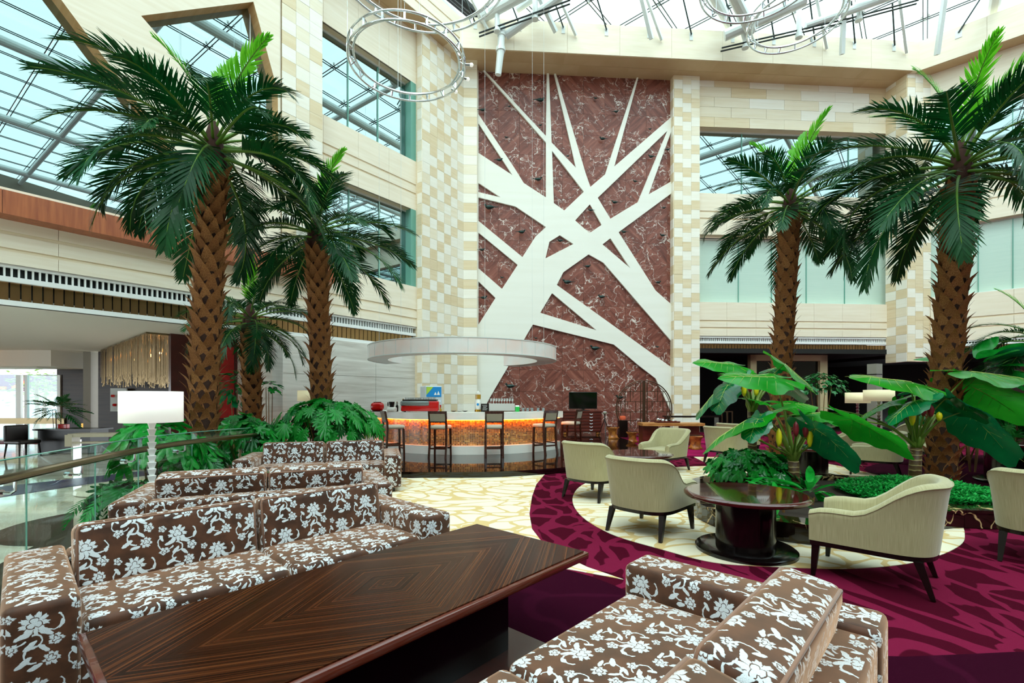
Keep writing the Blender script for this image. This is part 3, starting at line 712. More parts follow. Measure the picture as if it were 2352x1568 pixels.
# ------------------------------------------------------------------ glass roof on a steel grid
ZR = 17.25; U2 = Vector((.66, .751, 0)); V2 = Vector((-.751, .66, 0)); C0 = Vector((0, 0, 0)); SP = 2.0
def rp(i, j, z=ZR): return C0 + U2 * (i * SP) + V2 * (j * SP) + Vector((0, 0, z))
roof = struct(MB().box((0, 0, ZR + .3), (.02, .02, .02)).build('ceiling', 'steel_dark')); roof.name = 'ceiling'
rg = MB()
I0, I1, J0, J1 = -12, 17, -16, 17
def inroof(p): return p.y < 23 and (p - LW.o).dot(LW.n) > -3.5 and (p - RW.o).dot(RW.n) > -4
rods = MB()
for i in range(I0, I1):
    js = [j for j in range(J0, J1) if inroof(rp(i, j))]
    if len(js) > 1:
        for s in (-.07, .07): rods.tube([rp(i, js[0]) + U2 * s, rp(i, js[-1]) + U2 * s], .022, 5)
for j in range(J0, J1):
    is_ = [i for i in range(I0, I1) if inroof(rp(i, j))]
    if len(is_) > 1:
        for s in (-.07, .07): rods.tube([rp(is_[0], j, ZR - .03) + V2 * s, rp(is_[-1], j, ZR - .03) + V2 * s], .022, 5)
rods.build('roof_rods', 'steel_dark', roof)
gm = MB().box((0, 0, 0), (SP - .03, SP - .03, .02)).mesh('roof_pane', 'roof_glass')
sp_ = MB()
for a in range(4):
    an = R(45 + 90 * a); d = Vector((math.cos(an), math.sin(an), 0)); sp_.tube([(0, 0, -.06), d * .16 + Vector((0, 0, -.02))], .016, 5); sp_.lathe([(.035, -.03), (.045, 0), (.045, .05)], 8, d * .17)
sp_.lathe([(.03, -.16), (.04, -.05), (.02, 0)], 8); spm = sp_.mesh('spider_fitting', 'steel_paint')
nn = 0
for i in range(I0, I1):
    for j in range(J0, J1):
        c = (rp(i, j) + rp(i + 1, j + 1)) / 2
        if inroof(c): link('roof_pane', gm, roof, c + Vector((0, 0, .12)), (0, 0, math.atan2(U2.y, U2.x)))
        p = rp(i, j)
        if inroof(p) and p.y > 4 and abs(p.x - 3) < 19: link('spider_fitting', spm, roof, p + Vector((0, 0, .06)), (0, 0, math.atan2(U2.y, U2.x)))
tb = MB()
big = MB()
for j in (-13, -9, -5, -1, 3, 7, 11):
    is_ = [i for i in range(I0, I1) if inroof(rp(i, j)) and inroof(rp(i, j) + V2)]
    if len(is_) > 2: MB().tube([rp(is_[0], j, ZR - .55), rp(is_[-1], j, ZR - .55)], .2, 12).build('roof_tube', 'steel_paint', roof)
for i in (-9, -5, -1, 3, 7, 11, 14):
    js = [j for j in range(J0, J1) if inroof(rp(i, j)) and rp(i, j).y < 18.6]
    if len(js) > 2: MB().tube([rp(i, js[0], ZR - .5), rp(i, js[-1], ZR - .5)], .13, 10).build('roof_tube', 'steel_paint', roof)
for k in range(11):                                      # tie rods and struts meeting the cornice
    p = A_.lerp(B_, (k + .35) / 11) + BW.n * .02
    MB().box(p + Vector((0, 0, 16.0)), (.14, .05, .3), BW.ang).build('anchor_plate', 'steel_paint', roof)
    MB().tube([p + Vector((0, 0, 16.05)) + BW.n * .05, p + Vector((0, 0, ZR - .05)) + U2 * -1.0], .03, 6).build('tie_rod', 'steel_dark', roof)
    if k % 2 == 0: MB().bar(p + Vector((.5, 0, 15.75)) + BW.n * .04, p + Vector((.3, 0, ZR - .1)) - U2 * 1.3, .09, .09).build('strut', 'steel_paint', roof)
for k in range(9):
    p = B_ + ur * (1.2 + 2.3 * k) + RW.n * .02
    MB().box(p + Vector((0, 0, 16.0)), (.2, .05, .3), RW.ang).build('anchor_plate', 'steel_paint', roof)
    MB().tube([p + Vector((0, 0, 16.05)) + RW.n * .05, p + Vector((0, 0, ZR - .05)) + V2 * -.7], .03, 6).build('tie_rod', 'steel_dark', roof)
# hubs and twin cables under the tubes
for (x0, y0, x1, y1, d0, d1) in ((1100, 76, 1310, 0, 17.9, 17.2), (1658, 110, 1960, 40, 18.4, 18.2), (1960, 40, 2110, 0, 18.2, 17.9)):
    a, b = D(x0, y0, d0), D(x1, y1, d1); MB().tube([a, b], .03, 6).tube([a + Vector((0, .1, -.06)), b + Vector((0, .1, -.06))], .03, 6).build('cable_pair', 'steel_dark', roof)
for (px, y0, y1, d) in ((1142, 18, 70, 17.85), (1229, 0, 42, 17.6), (1712, 60, 108, 18.45), (1835, 15, 84, 18.3), (1972, 0, 45, 18.2)):
    t_, b_ = D(px, y0 - 30, d), D(px, y1, d); MB().tube([t_, b_], .1, 10).tube([b_ + Vector((0, 0, -.05)), b_ + Vector((0, 0, .08))], .13, 12).build('hub', 'steel_paint', roof)
for (x0, y0, x1, y1, d0, d1, rr) in ((1103, 42, 1225, -25, 18.2, 17.0, .2), (1162, 82, 1290, -10, 18.2, 17.4, .15), (1664, 82, 1850, 0, 18.55, 17.6, .2), (1725, 70, 1680, -20, 18.3, 16.6, .2), (1850, 60, 2080, -20, 18.4, 17.6, .14)):
    MB().tube([D(x0, y0, d0), D(x1, y1, d1)], rr, 12).build('roof_tube', 'steel_paint', roof)
dp = MB().tube([D(1153, 60, 18.0), D(1150, 118, 18.0), D(1144, 172, 18.1)], [.13, .14, .12], 12).tube([D(1152, 78, 18), D(1152, 84, 18)], .16, 12).tube([D(1150, 110, 18), D(1150, 118, 18)], .18, 12)
tag(dp.build('drain_pipe', 'steel_paint'), 'pale steel downpipe stub with flanges hanging below the cornice', 'pipe')
for (x0, y0, x1, y1, d) in ((1237, 10, 1277, 74, 18.1), (1470, 0, 1497, 90, 18.3), (1940, 0, 1934, 125, 18.6), (2172, 0, 2152, 126, 18.3)):
    MB().bar(D(x0, y0 - 20, d - .6), D(x1, y1, d), .14, .14).build('strut', 'steel_paint', roof)
# ------------------------------------------------------------------ lobby under the gallery
def S(o): return struct(o)
ca = LW.sz(625, 850)[0]
CG = LW.pt(ca, 0)                                        # corner of the grey marble block
gb = S(slab(LW, ca, L1, ZL, zS0, -.02, .3).build('wall_grey_marble', 'grey_marble'))
for r_ in range(3):
    for k in range(3):
        w_ = (L1 - ca) / 3; h_ = (zS0 - .0) / 3
        slab(LW, ca + k * w_ + .006, ca + (k + 1) * w_ - .006, r_ * h_ + .006, (r_ + 1) * h_ - .006, 0, .03).build('marble_slab', 'grey_marble', gb)
S(MB().prism([CG + Vector((0, 0, ZL)), CG - LW.n * 2.3 + Vector((0, 0, ZL)), CG - LW.n * 2.3 + Vector((0, 0, zS0)), CG + Vector((0, 0, zS0))], LW.u * .3).build('wall_grey_marble_end', 'grey_marble'))
S(slab(LW, ca - 1.75, ca + .1, ZL, zS0, -2.35, .2).build('wall_red_wood', 'dark_red_wood'))
o = slab(LW, ca - .75, ca - .1, .9, 3.1, -2.30, .05); tag(o.build('wall_art', 'red_art'), 'red and orange glossy art panel hung beside the grey marble wall end', 'wall art')
S(MB().prism([LW.pt(L0, zS0, -.1), LW.pt(ca + .5, zS0, -.1), LW.pt(ca + .5, zS0, -22), LW.pt(L0, zS0, -22)], (0, 0, .15)).build('ceiling_lobby', 'ceiling_white'))
S(MB().prism([LW.pt(L0, zS0 - .0, -.04), LW.pt(L1, zS0, -.04), LW.pt(L1, zS0, -.2), LW.pt(L0, zS0, -.2)], (0, 0, .1)).build('trim_12', 'white_paint'))
# dropped tray ceiling in front of the street doors
S(MB().box((-21.5, 19.0, 3.05), (7.6, 1.9, .62)).box((-20.6, 18.9, 2.73), (4.2, 1.2, .03)).build('ceiling_tray', 'ceiling_white'))
YB = 20.0
def X_(px, d): return (px - CX) / FPX * d
S(MB().box((X_(190, YB), YB + .1, 1.5), (2.2, .2, 3.8)).build('wall_lobby_dark', 'dark_marble'))
S(MB().box((X_(330, 18.6), 18.7, 1.5), (3.6, .2, 3.8)).build('wall_lobby_inner', 'dark_marble'))
S(MB().box((X_(235, 19.3), 19.3, 1.5), (.3, 1.4, 3.8)).build('wall_lobby_pier', 'wall_grey'))
S(MB().box((X_(-260, YB), YB + .1, 1.5), (7.0, .2, 3.8)).build('wall_lobby_side', 'dark_marble'))
dr = S(MB().box((X_(40, YB), YB, .55), (4.1, .14, .24)).build('door_2', 'brushed_bronze'))
for px in (-75, -10, 45, 62, 138): MB().box((X_(px, YB), YB, 1.1), (.11 if px != 45 else .2, .12, 2.8)).build('door_post', 'steel_paint', dr)
for (a, b) in ((-75, -10), (-10, 45), (62, 138)):
    MB().box(((X_(a, YB) + X_(b, YB)) / 2, YB, .12), (X_(b, YB) - X_(a, YB) - .1, .02, .8)).build('pane', 'door_glass', dr)
    MB().box(((X_(a, YB) + X_(b, YB)) / 2, YB, 1.6), (X_(b, YB) - X_(a, YB) - .1, .02, 1.85)).build('pane', 'door_glass', dr)
    MB().box(((X_(a, YB) + X_(b, YB)) / 2, YB, -.27), (X_(b, YB) - X_(a, YB), .08, .07)).build('door_rail', 'steel_paint', dr)
# the street outside
S(MB().box((-26, 33, -.42), (34, 25, .1)).build('ground_street', 'outside_pale'))
sg = thing('street_building', 'purple shop front with orange flashes across the street', 'building', (-42, 38, -.35))
MB().box((0, 0, 3.1), (16, 1, 1.3)).build('sign_board', 'outside_purple', sg); MB().box((0, .3, 1.2), (16, 1, 2.4)).build('shop_wall', 'outside_pale', sg)
for k, (a, b) in enumerate(((-2, .3), (.5, -.3), (2.2, .25))): MB().bar((a, -.55, 2.7), (a + 1.2, -.55, 3.0 + b), .1, .22).build('flash', 'outside_orange', sg)
for k, (px, d) in enumerate(((84, 26), (100, 31))):
    p = D(px, 990, d); st = thing('street_tree', ('young street tree with pale trunk outside the glass doors', 'leaning street tree with pale trunk behind the door pane')[k], 'tree', (p.x, p.y, -.35))
    MB().tube([(0, 0, 0), (.05, 0, 1.2), (.15 * k, 0, 2.4), (.1, 0, 2.9)], [.14, .11, .09, .03], 7).build('trunk', 'tree_bark', st)
    m = MB(); rr = random.Random(k)
    for i in range(260):
        c = Vector((max(-1.3, min(1.3, rr.gauss(0, .7))), max(-1.3, min(1.3, rr.gauss(0, .6))), 2.6 + max(-1.2, min(1.0, rr.gauss(0, .55))))); a = Vector((rr.uniform(-1, 1), rr.uniform(-1, 1), rr.uniform(-.4, .4))) * .16; b = Vector((-a.y, a.x, .06)) * .5
        m.add([c - a, c - b, c + a, c + b], [(0, 1, 2, 3)])
    stuff(m.build('foliage', 'leaf_out', st))
# crystal chandeliers
def chandelier(c0, lv, lu, label, seed, n1, n2, drop):
    t = thing('crystal_chandelier', label, 'chandelier', (c0.x, c0.y, 0)); rr = random.Random(seed)
    v, u = V2, Vector((LW.u.x, LW.u.y, 0)); m = MB()
    for i in range(n1):
        for j in range(n2):
            if 0 < i < n1 - 1 and 0 < j < n2 - 1 and (i + j) % 2: continue
            p = v * (lv * (i + rr.uniform(-.3, .3)) / n1) + u * (lu * (j + rr.uniform(-.3, .3)) / n2); L_ = drop * rr.uniform(.72, 1.0) * (1 - .12 * abs(j / n2 - .5))
            m.box(p + Vector((0, 0, zS0 - .04 - L_ / 2)), (.011, .011, L_))
            if rr.random() < .5: m.box(p + Vector((0, 0, zS0 - .04 - L_)), (.026, .026, .05))
    stuff(m.build('crystal_strands', 'crystal', t))
    q = [Vector((0, 0, zS0 - .02)), v * lv + Vector((0, 0, zS0 - .02)), v * lv + u * lu + Vector((0, 0, zS0 - .02)), u * lu + Vector((0, 0, zS0 - .02))]
    MB().prism([x - Vector((0, 0, .03)) for x in q], (0, 0, .05)).build('ceiling_plate', 'brushed_bronze', t)
    bm_ = MB()
    for k in range(9):
        p = v * (lv * (.1 + .09 * k)) + u * (lu * (.35 + .3 * (k % 2))) + Vector((0, 0, zS0 - .42)); MB().lathe([(.012, -.03), (.03, 0), (.03, .03), (.012, .06)], 8, p).build('bulb', 'bulb', t)
    return t
simple('crystal', '#7d6a4c', .2, .85)
chandelier(Vector((-10.2, 13.1, 0)), 7.2, 2.2, 'long crystal strand chandelier below the white lobby ceiling', 1, 60, 17, 1.45)
c2 = G(-70, 838, zS0)
chandelier(Vector((-20.4, 15.0, 0)), 2.0, 1.2, 'smaller grey crystal strand chandelier by the tray ceiling', 2, 18, 9, .9)
# lobby furniture
t = thing('reception_desk', 'black lobby desk with red card box, under the dark stone wall', 'desk', (X_(150, 15.3), 15.6, ZL))
MB().box((0, 0, .40), (1.7, .7, .74)).build('body', 'leather_black', t); MB().box((0, 0, .79), (1.9, .85, .05)).build('top', 'black_wood', t)
tag(MB().rbox((X_(143, 15.4), 15.45, ZL + .89), (.3, .12, .14), .015).build('card_box', 'red_gloss'), 'small red card box standing on the black lobby desk', 'box')
t = thing('lobby_chair', 'black leather lobby chair pulled to the black desk', 'chair', (X_(93, 15.0) - .25, 14.7, ZL), R(-10))
MB().rbox((0, 0, .45), (.6, .6, .12), .04).build('seat', 'leather_black', t); MB().rbox((-.27, 0, .72), (.1, .62, .5), .04).build('backrest', 'leather_black', t)
for sx in (-1, 1):
    for sy in (-1, 1): MB().tube([(sx * .25, sy * .25, .4), (sx * .29, sy * .28, 0)], [.03, .02], 6).build('leg', 'black_wood', t)
t = thing('console_table', 'cream lobby console with glass legs and square ends', 'table', (X_(245, 12.4), 12.4, ZL), R(10))
MB().box((0, 0, .85), (1.5, .45, .09)).build('top', 'cream_stone', t)
for x in (-.72, .55): MB().box((x, -.1, .72), (.16, .3, .3)).build('end_block', 'cream_stone', t)
for x in (-.7, .6): MB().box((x, 0, .36), (.05, .3, .72)).build('leg', 'chrome', t)
MB().box((-.05, -.1, .66), (1.1, .3, .04)).build('shelf', 'cream_stone', t)
t = thing('luggage_cart', 'brass luggage cart with dark deck beside the console', 'cart', (X_(262, 11.3) + .3, 12.0, ZL + .001), R(15))
MB().rbox((0, 0, .22), (1.0, .55, .08), .03).build('deck', 'gold_metal', t)
for x in (-.45, .45):
    for y in (-.22, .22): MB().lathe([(.02, -.07), (.07, -.07), (.07, .07), (.02, .07)], 10, (x, y, .075)).build('wheel', 'black_plastic', t)
MB().tube([(-.45, 0, .25), (-.45, 0, .75), (.2, 0, .33)], .02, 7).tube([(.45, 0, .25), (.45, 0, .8)], .02, 7).build('hoop', 'gold_metal', t)
o = MB().box((X_(206, 19.6), 19.6, .27 + 1.5 - 1.46 + .02), (.62, .1, .27)); tag(o.build('wall_sconce', 'lamp_amber'), 'amber glowing rectangular sconce on the dark stone wall', 'lamp')
tag(S_ := MB().box((X_(268, 18.3), 18.4, 1.45), (.62, .06, .9)).build('wall_picture', 'outside_pale'), 'pale grey picture with red blossoms on the inner lobby wall', 'picture')
MB().lathe([(.05, -.05), (.07, 0), (.05, .05)], 7, (X_(254, 18.2), 18.3, 1.6)).lathe([(.05, -.05), (.08, 0), (.05, .05)], 7, (X_(258, 18.2), 18.3, 1.25)).build('blossom', 'red_gloss', S_)
# floor details of the lobby
q = [G(-200, 1185, ZL), G(0, 1142, ZL), G(300, 1097, ZL), G(420, 1080, ZL), G(420, 1070, ZL), G(300, 1085, ZL), G(0, 1118, ZL), G(-200, 1150, ZL)]
o = MB().prism([(p.x, p.y, ZL + .001) for p in q], (0, 0, .006)); tag(o.build('carpet_runner', 'navy_runner'), 'narrow navy blue runner laid on the pale lobby marble', 'rug')
o = MB().box((X_(20, 19.2), 19.2, ZL + .012), (5.5, 1.0, .02)); tag(o.build('door_mat', 'red_mat'), 'dark red mat in front of the street doors', 'mat')
c = Vector((-5.95, 6.85, ZL))
o = S(MB().lathe([(1.12, .0005), (1.12, .006)], 48, c).build('floor_inlay', 'black_granite'))
t = thing('stone_drum', 'low cream stone drum standing on a black round floor inlay', 'plinth', c + Vector((.15, .1, .006)))
MB().lathe([(.5, 0), (.5, .42), (.49, .43)], 40).build('body', 'cream_stone', t); MB().lathe([(.5, .435), (.51, .45), (.49, .5), (.46, .51)], 40).build('cap', 'cream_stone', t)
# ------------------------------------------------------------------ glass balustrade
rail = spline([(-3.2, 2.0, .0), (-3.63, 3.33, .0), (-4.03, 4.5, -.008), (-4.33, 5.6, -.016), (-4.44, 6.7, -.022), (-4.53, 8.8, -.07)], 8)
t = thing('glass_balustrade', 'curved glass balustrade with bronze handrail between lounge and lobby', 'railing', (0, 0, 0))
off = Vector((-.12, 0, 0))
MB().tube([p + Vector((0, 0, .92)) for p in rail], .035, 12).build('handrail', 'brushed_bronze', t)
n = len(rail); cuts = [0, 11, 18, 24, 32, n - 1]
for a, b in zip(cuts, cuts[1:]):
    seg = rail[a:b + 1]
    m = MB(); A = [p + off + Vector((0, 0, .03)) for p in seg]; B = [p + off + Vector((0, 0, 1.04)) for p in seg]
    m.strip(A, B); o = m.build('glass_panel', 'rail_glass', t, True)
    md = o.modifiers.new('thickness', 'SOLIDIFY'); md.thickness = .012
    e = seg[0] + off; MB().box(e + Vector((0, 0, .53)), (.012, .003, 1.0)).build('panel_edge', 'glass_edge', t)
    MB().tube(B, .006, 4).build('panel_edge', 'glass_edge', t)
for i in (9, 15, 22, 30, 37):
    p = rail[i]; b = MB().tube([p + Vector((0, 0, .89)), p + Vector((0, 0, .82)), p + Vector((-.03, 0, .80)), p + off + Vector((0, 0, .80))], .011, 7)
    b.tube([p + off + Vector((.02, 0, .80)), p + off + Vector((-.03, 0, .80))], .028, 10); b.build('bracket', 'chrome', t)
# ------------------------------------------------------------------ bar
BC = Vector((-1.2, 14.42, 0))
def arc_ring(m, r0, r1, z0, z1, a0, a1, n=48, c=BC):
    def p(r, a, z): return c + Vector((r * math.cos(a), r * math.sin(a), z))
    for i in range(n):
        a, b = a0 + (a1 - a0) * i / n, a0 + (a1 - a0) * (i + 1) / n
        m.add([p(r0, a, z0), p(r1, a, z0), p(r1, b, z0), p(r0, b, z0), p(r0, a, z1), p(r1, a, z1), p(r1, b, z1), p(r0, b, z1)],
              [(0, 3, 2, 1), (4, 5, 6, 7), (1, 2, 6, 5), (0, 4, 7, 3)] + ([(0, 1, 5, 4)] if i == 0 else []) + ([(3, 7, 6, 2)] if i == n - 1 else []))
    return m
t = thing('bar_counter', 'curved bar counter with white top and gold mosaic front', 'bar counter', (0, 0, 0))
aa, ab = R(188), R(331)
arc_ring(MB(), 2.3, 2.98, .98, 1.155, aa, ab).build('counter_top', 'white_solid', t)
arc_ring(MB(), 2.66, 2.90, ZP + .002, .33, aa, ab).build('plinth', 'white_solid', t)
arc_ring(MB(), 2.45, 2.80, .33, .98, aa, ab).build('front_panel', 'grout', t)
arc_ring(MB(), 2.84, 2.88, .965, .98, aa, ab).build('light_strip', 'led_warm', t)
m = MB(); tones = []; rr = random.Random(5); ps = .0425; rw = 15
na = int((ab - aa) * 2.8 / ps); zh = .62 / rw
for i in range(na):
    a, b = aa + (i + .1) * ps / 2.8, aa + (i + .9) * ps / 2.8
    for j in range(rw):
        z0, z1 = .34 + j * zh + .004, .34 + (j + 1) * zh - .004; k = rr.random()
        f = lambda r, an, z: BC + Vector((r * math.cos(an), r * math.sin(an), z))
        m.add([f(2.8, a, z0), f(2.8, b, z0), f(2.8, b, z1), f(2.8, a, z1), f(2.806, a, z0), f(2.806, b, z0), f(2.806, b, z1), f(2.806, a, z1)], [(4, 5, 6, 7), (0, 1, 5, 4), (3, 7, 6, 2)]); tones += [k] * 3
me = m.mesh('mosaic_tiles', 'mosaic'); at = me.attributes.new('tone', 'FLOAT', 'FACE'); at.data.foreach_set('value', tones); stuff(link('mosaic_tiles', me, t))
# ring canopy
t = thing('ring_canopy', 'large open ring lamp canopy of pale translucent panels over the bar', 'ceiling light', (0, 0, 0))
a0, a1 = R(158), R(418)
BC.x -= .28
arc_ring(MB(), 2.25, 2.82, 2.64, 3.02, a0, a1, 80).build('ring_body', 'canopy_skin', t)
for i in range(27):
    a = a0 + (a1 - a0) * i / 26
    MB().box(BC + Vector((2.825 * math.cos(a), 2.825 * math.sin(a), 2.83)), (.006, .012, .38), a).build('panel_joint', 'steel_paint', t)
arc_ring(MB(), 2.80, 2.83, 3.01, 3.03, a0, a1, 80).build('rim', 'steel_paint', t); arc_ring(MB(), 2.80, 2.83, 2.63, 2.65, a0, a1, 80).build('rim', 'steel_paint', t)
for i in range(5):
    a = a0 + (a1 - a0) * (i + .5) / 5; p = BC + Vector((2.55 * math.cos(a), 2.55 * math.sin(a), 3.0)); MB().tube([p, p + Vector((0, 0, 13.4))], .003, 4).build('suspension_wire', 'steel_paint', t)
BC.x += .28
# bar stools
def stool():
    t = thing('bar_stool', '', 'stool'); W = .44
    MB().rbox((0, 0, .71), (W, .42, .09), .035).build('seat', 'stool_fabric', t, 60)
    for sx in (-1, 1):
        MB().hexa([(sx * .20 - .02, .19 - .02, 0), (sx * .20 + .02, .17, 0), (sx * .20 + .02, .21, 0), (sx * .20 - .02, .21, 0), (sx * .19 - .024, .15, .67), (sx * .19 + .024, .15, .67), (sx * .19 + .024, .2, .67), (sx * .19 - .024, .2, .67)]).build('leg', 'dark_wood', t, False)
        m = MB()
        prof = [(-.27, 0), (-.22, .25), (-.2, .67), (-.215, .85), (-.26, 1.08)]
        for (y0, z0), (y1, z1) in zip(prof, prof[1:]):
            m.hexa([(sx * .2 - .022, y0 - .022, z0), (sx * .2 + .022, y0 - .022, z0), (sx * .2 + .022, y0 + .022, z0), (sx * .2 - .022, y0 + .022, z0), (sx * .2 - .022, y1 - .022, z1), (sx * .2 + .022, y1 - .022, z1), (sx * .2 + .022, y1 + .022, z1), (sx * .2 - .022, y1 + .022, z1)])
        m.build('leg', 'dark_wood', t)
        MB().bar((sx * .2, .19, .28), (sx * .2, -.23, .28), .025, .035).build('stretcher', 'dark_wood', t)
    b = MB(); b.bar((-.22, -.26, 1.06), (.22, -.26, 1.06), .04, .06).bar((-.2, -.215, .84), (.2, -.215, .84), .035, .04); b.build('back_rail', 'dark_wood', t)
    MB().rbox((0, 0, 0), (.37, .05, .2), .015, 2, Matrix.Translation((0, -.235, .945)) @ Matrix.Rotation(R(12), 4, 'X')).build('back_pad', 'stool_back_fabric', t)
    MB().bar((-.2, .19, .2), (.2, .19, .2), .025, .035).build('footrest', 'dark_wood', t); MB().bar((-.2, .19, .222), (.2, .19, .222), .03, .01).build('footrest_plate', 'chrome', t)
    MB().bar((-.2, -.235, .22), (.2, -.235, .22), .025, .035).build('stretcher', 'dark_wood', t)
    return t
st = stool()
spots = [(905, 11.25, -62, 'bar stool turned sideways at the bar end beside the green shrub'), (1012, 11.15, -8, 'bar stool seen square from behind, in front of the red coffee machine'),
         (1134, 11.2, 6, 'bar stool seen from behind, in front of the small menu board'), (1250, 11.8, 38, 'bar stool turned left at the curved end of the bar'), (1311, 12.9, 62, 'bar stool farthest along the curve, in front of the drawer cabinet')]
for i, (px, d, rz, lb) in enumerate(spots):
    s = st if i == 0 else copy_tree(st)
    s.location = (X_(px, d), d, ZP + .001); s.rotation_euler = (0, 0, R(rz)); s['label'] = lb; s['group'] = 'bar stools at the curved bar'
# things on and behind the bar
ZC = 1.157
def bar_at(px, d): return Vector((X_(px, d), d, ZC))
p = bar_at(966, 12.15); t = thing('espresso_machine', 'red and grey espresso machine with cups on top, on the bar', 'coffee machine', p, R(4))
MB().rbox((0, 0, .15), (.95, .42, .26), .03).build('body', 'red_gloss', t, 60); MB().rbox((-.12, -.2, .22), (.72, .08, .12), .03).build('front_cowl', 'grey_gloss', t, 60)
MB().box((0, 0, .30), (.86, .4, .035)).build('cup_rail', 'black_plastic', t)
for i in range(12): MB().lathe([(.025, 0), (.04, .05), (.036, .05), (.02, .008)], 10, (-.36 + .066 * i, .02 * (i % 3 - 1), .318)).build('cup', 'paper_white', t)
for x in (-.4, .4): MB().lathe([(.03, 0), (.03, .025)], 10, (x, 0, 0)).build('foot', 'black_plastic', t)
p = Vector((X_(990, 15.4), 15.4, ZP)); t = thing('drinks_fridge', 'grey upright drinks fridge with a blue picture header', 'fridge', p, R(28))
MB().rbox((0, 0, .9), (.56, .56, 1.78), .02).build('body', 'fridge_body', t)
MB().box((0, -.285, 1.60), (.5, .02, .32)).build('header_panel', 'poster_blue', t); MB().prism([(-.25, -.297, 1.76), (-.02, -.297, 1.76), (-.25, -.297, 1.5)], (0, -.004, 0)).build('header_flash', 'poster_green', t)
MB().prism([(.0, -.297, 1.5), (.05, -.297, 1.6), (.09, -.297, 1.5)], (0, -.004, 0)).prism([(.1, -.297, 1.5), (.15, -.297, 1.63), (.2, -.297, 1.5)], (0, -.004, 0)).build('header_figures', 'paper_white', t)
fd = MB().box((0, -.29, .80), (.5, .02, 1.2)).build('door', 'screen_black', t)
for z in (.45, .75, 1.05, 1.3): MB().box((0, -.303, z), (.44, .006, .02)).build('shelf_edge', 'fridge_light', fd)
MB().box((0, -.295, .80), (.53, .012, 1.24)).build('door_frame', 'fridge_body', t)
for j, (z, c) in enumerate(((1.12, 'red_gloss'), (.9, 'paper_white'), (.72, 'red_gloss'))): MB().box((.19, -.31, z), (.1, .006, .12)).build('sticker', c, fd)
p = bar_at(1098, 12.3); t = thing('beer_tower', 'white and gold beer dispenser column standing on the bar', 'dispenser', p)
MB().lathe([(.09, 0), (.09, .05), (.075, .06)], 20).build('foot_ring', 'gold_metal', t); MB().lathe([(.075, .06), (.085, .12), (.085, .24), (.06, .33)], 20).build('column', 'white_solid', t)
MB().lathe([(.066, .33), (.07, .34), (.07, .44), (.066, .45)], 20).build('band', 'amber_glass', t); MB().lathe([(.06, .45), (.055, .5), (.02, .53), (.01, .55)], 20).build('cap', 'white_solid', t)
MB().lathe([(.032, -.004), (.032, .004)], 16, (0, 0, 0)).build('round_mark', 'poster_blue', t, loc=(0, -.085, .19), rot=(R(90), 0, 0))
p = bar_at(1114, 12.2); t = thing('menu_board', 'small black chalk menu board leaning on the bar', 'sign', p); MB().box((0, 0, .105), (.21, .02, .21)).build('board', 'screen_black', t)
m = MB()
for k in range(5): m.box((.01 * (k % 2) - .01, -.012, .17 - .03 * k), (.13 - .02 * (k % 3), .003, .006))
m.build('chalk_lines', 'paper_white', t)
p = Vector((X_(1152, 14.9), 14.9, ZP)); t = thing('back_bar_unit', 'mosaic back bar cabinet with white top behind the counter', 'cabinet', p)
MB().box((0, .2, .5), (.8, .5, 1.0)).build('body', 'grout', t); MB().box((0, .2, 1.11), (.84, .56, .22)).build('top', 'white_solid', t)
m = MB(); tones = []
for i in range(18):
    for j in range(22): m.box((-.382 + i * .045, -.052, .04 + j * .044), (.036, .012, .036)); tones += [rr.random()] * 6
me = m.mesh('mosaic_tiles', 'mosaic'); at = me.attributes.new('tone', 'FLOAT', 'FACE'); at.data.foreach_set('value', tones); stuff(link('mosaic_tiles', me, t))
simple('clear_glass', '#e6eef0', .05, .0, trans=.8)
for i in range(9):
    q = p + Vector((-.34 + .085 * i, .1 + .05 * (i % 2), 1.221)); g = MB().lathe([(.03, 0), (.006, .01), (.006, .07), (.035, .1), (.032, .17)], 10, q, False)
    tag(g.build('stem_glass', 'clear_glass', None, True), 'clear stemmed glass in the row on the back bar cabinet', 'glass', 'glasses on the back bar')
def bottle(px, d, h, mat, lb, z=ZC, r=.035):
    p = Vector((X_(px, d), d, z)); t = thing('bottle', lb, 'bottle', p, 0, 'bottles on the bar')
    MB().lathe([(r, 0), (r, h * .55), (r * .35, h * .72), (r * .35, h * .93)], 12).build('body', mat, t, 40); MB().lathe([(r * .42, h * .93), (r * .42, h)], 10).build('cap', 'gold_metal', t); return t
bottle(926, 12.6, .34, 'bottle_green', 'green glass bottle standing beside the red espresso machine')
bottle(912, 12.5, .26, 'bottle_dark', 'dark bottle with gold cap left of the espresso machine')
bottle(940, 13.0, .36, 'bottle_dark', 'tall dark bottle rising behind the espresso machine')
bottle(1012, 11.95, .13, 'amber_glass', 'small amber bottle at the right end of the espresso machine', ZC, .03)
p = bar_at(867, 12.4); t = thing('toaster', 'round-topped red toaster standing at the left end of the bar', 'toaster', p); MB().rbox((0, 0, .13), (.34, .2, .22), .08, 4).build('body', 'red_gloss', t, 60); MB().box((0, 0, .245), (.2, .03, .02)).build('slot', 'black_plastic', t); MB().box((0, 0, .012), (.3, .18, .02)).build('base', 'black_plastic', t)
p = bar_at(900, 12.2); t = thing('blender_machine', 'white counter blender with dark jug beside the toaster', 'appliance', p); MB().rbox((0, 0, .06), (.24, .2, .12), .04, 3).build('base', 'white_solid', t, 60); MB().lathe([(.05, .12), (.075, .25), (.08, .26)], 14).build('jug', 'black_plastic', t); MB().rbox((-.1, 0, .2), (.03, .03, .1), .01).build('handle', 'black_plastic', t)
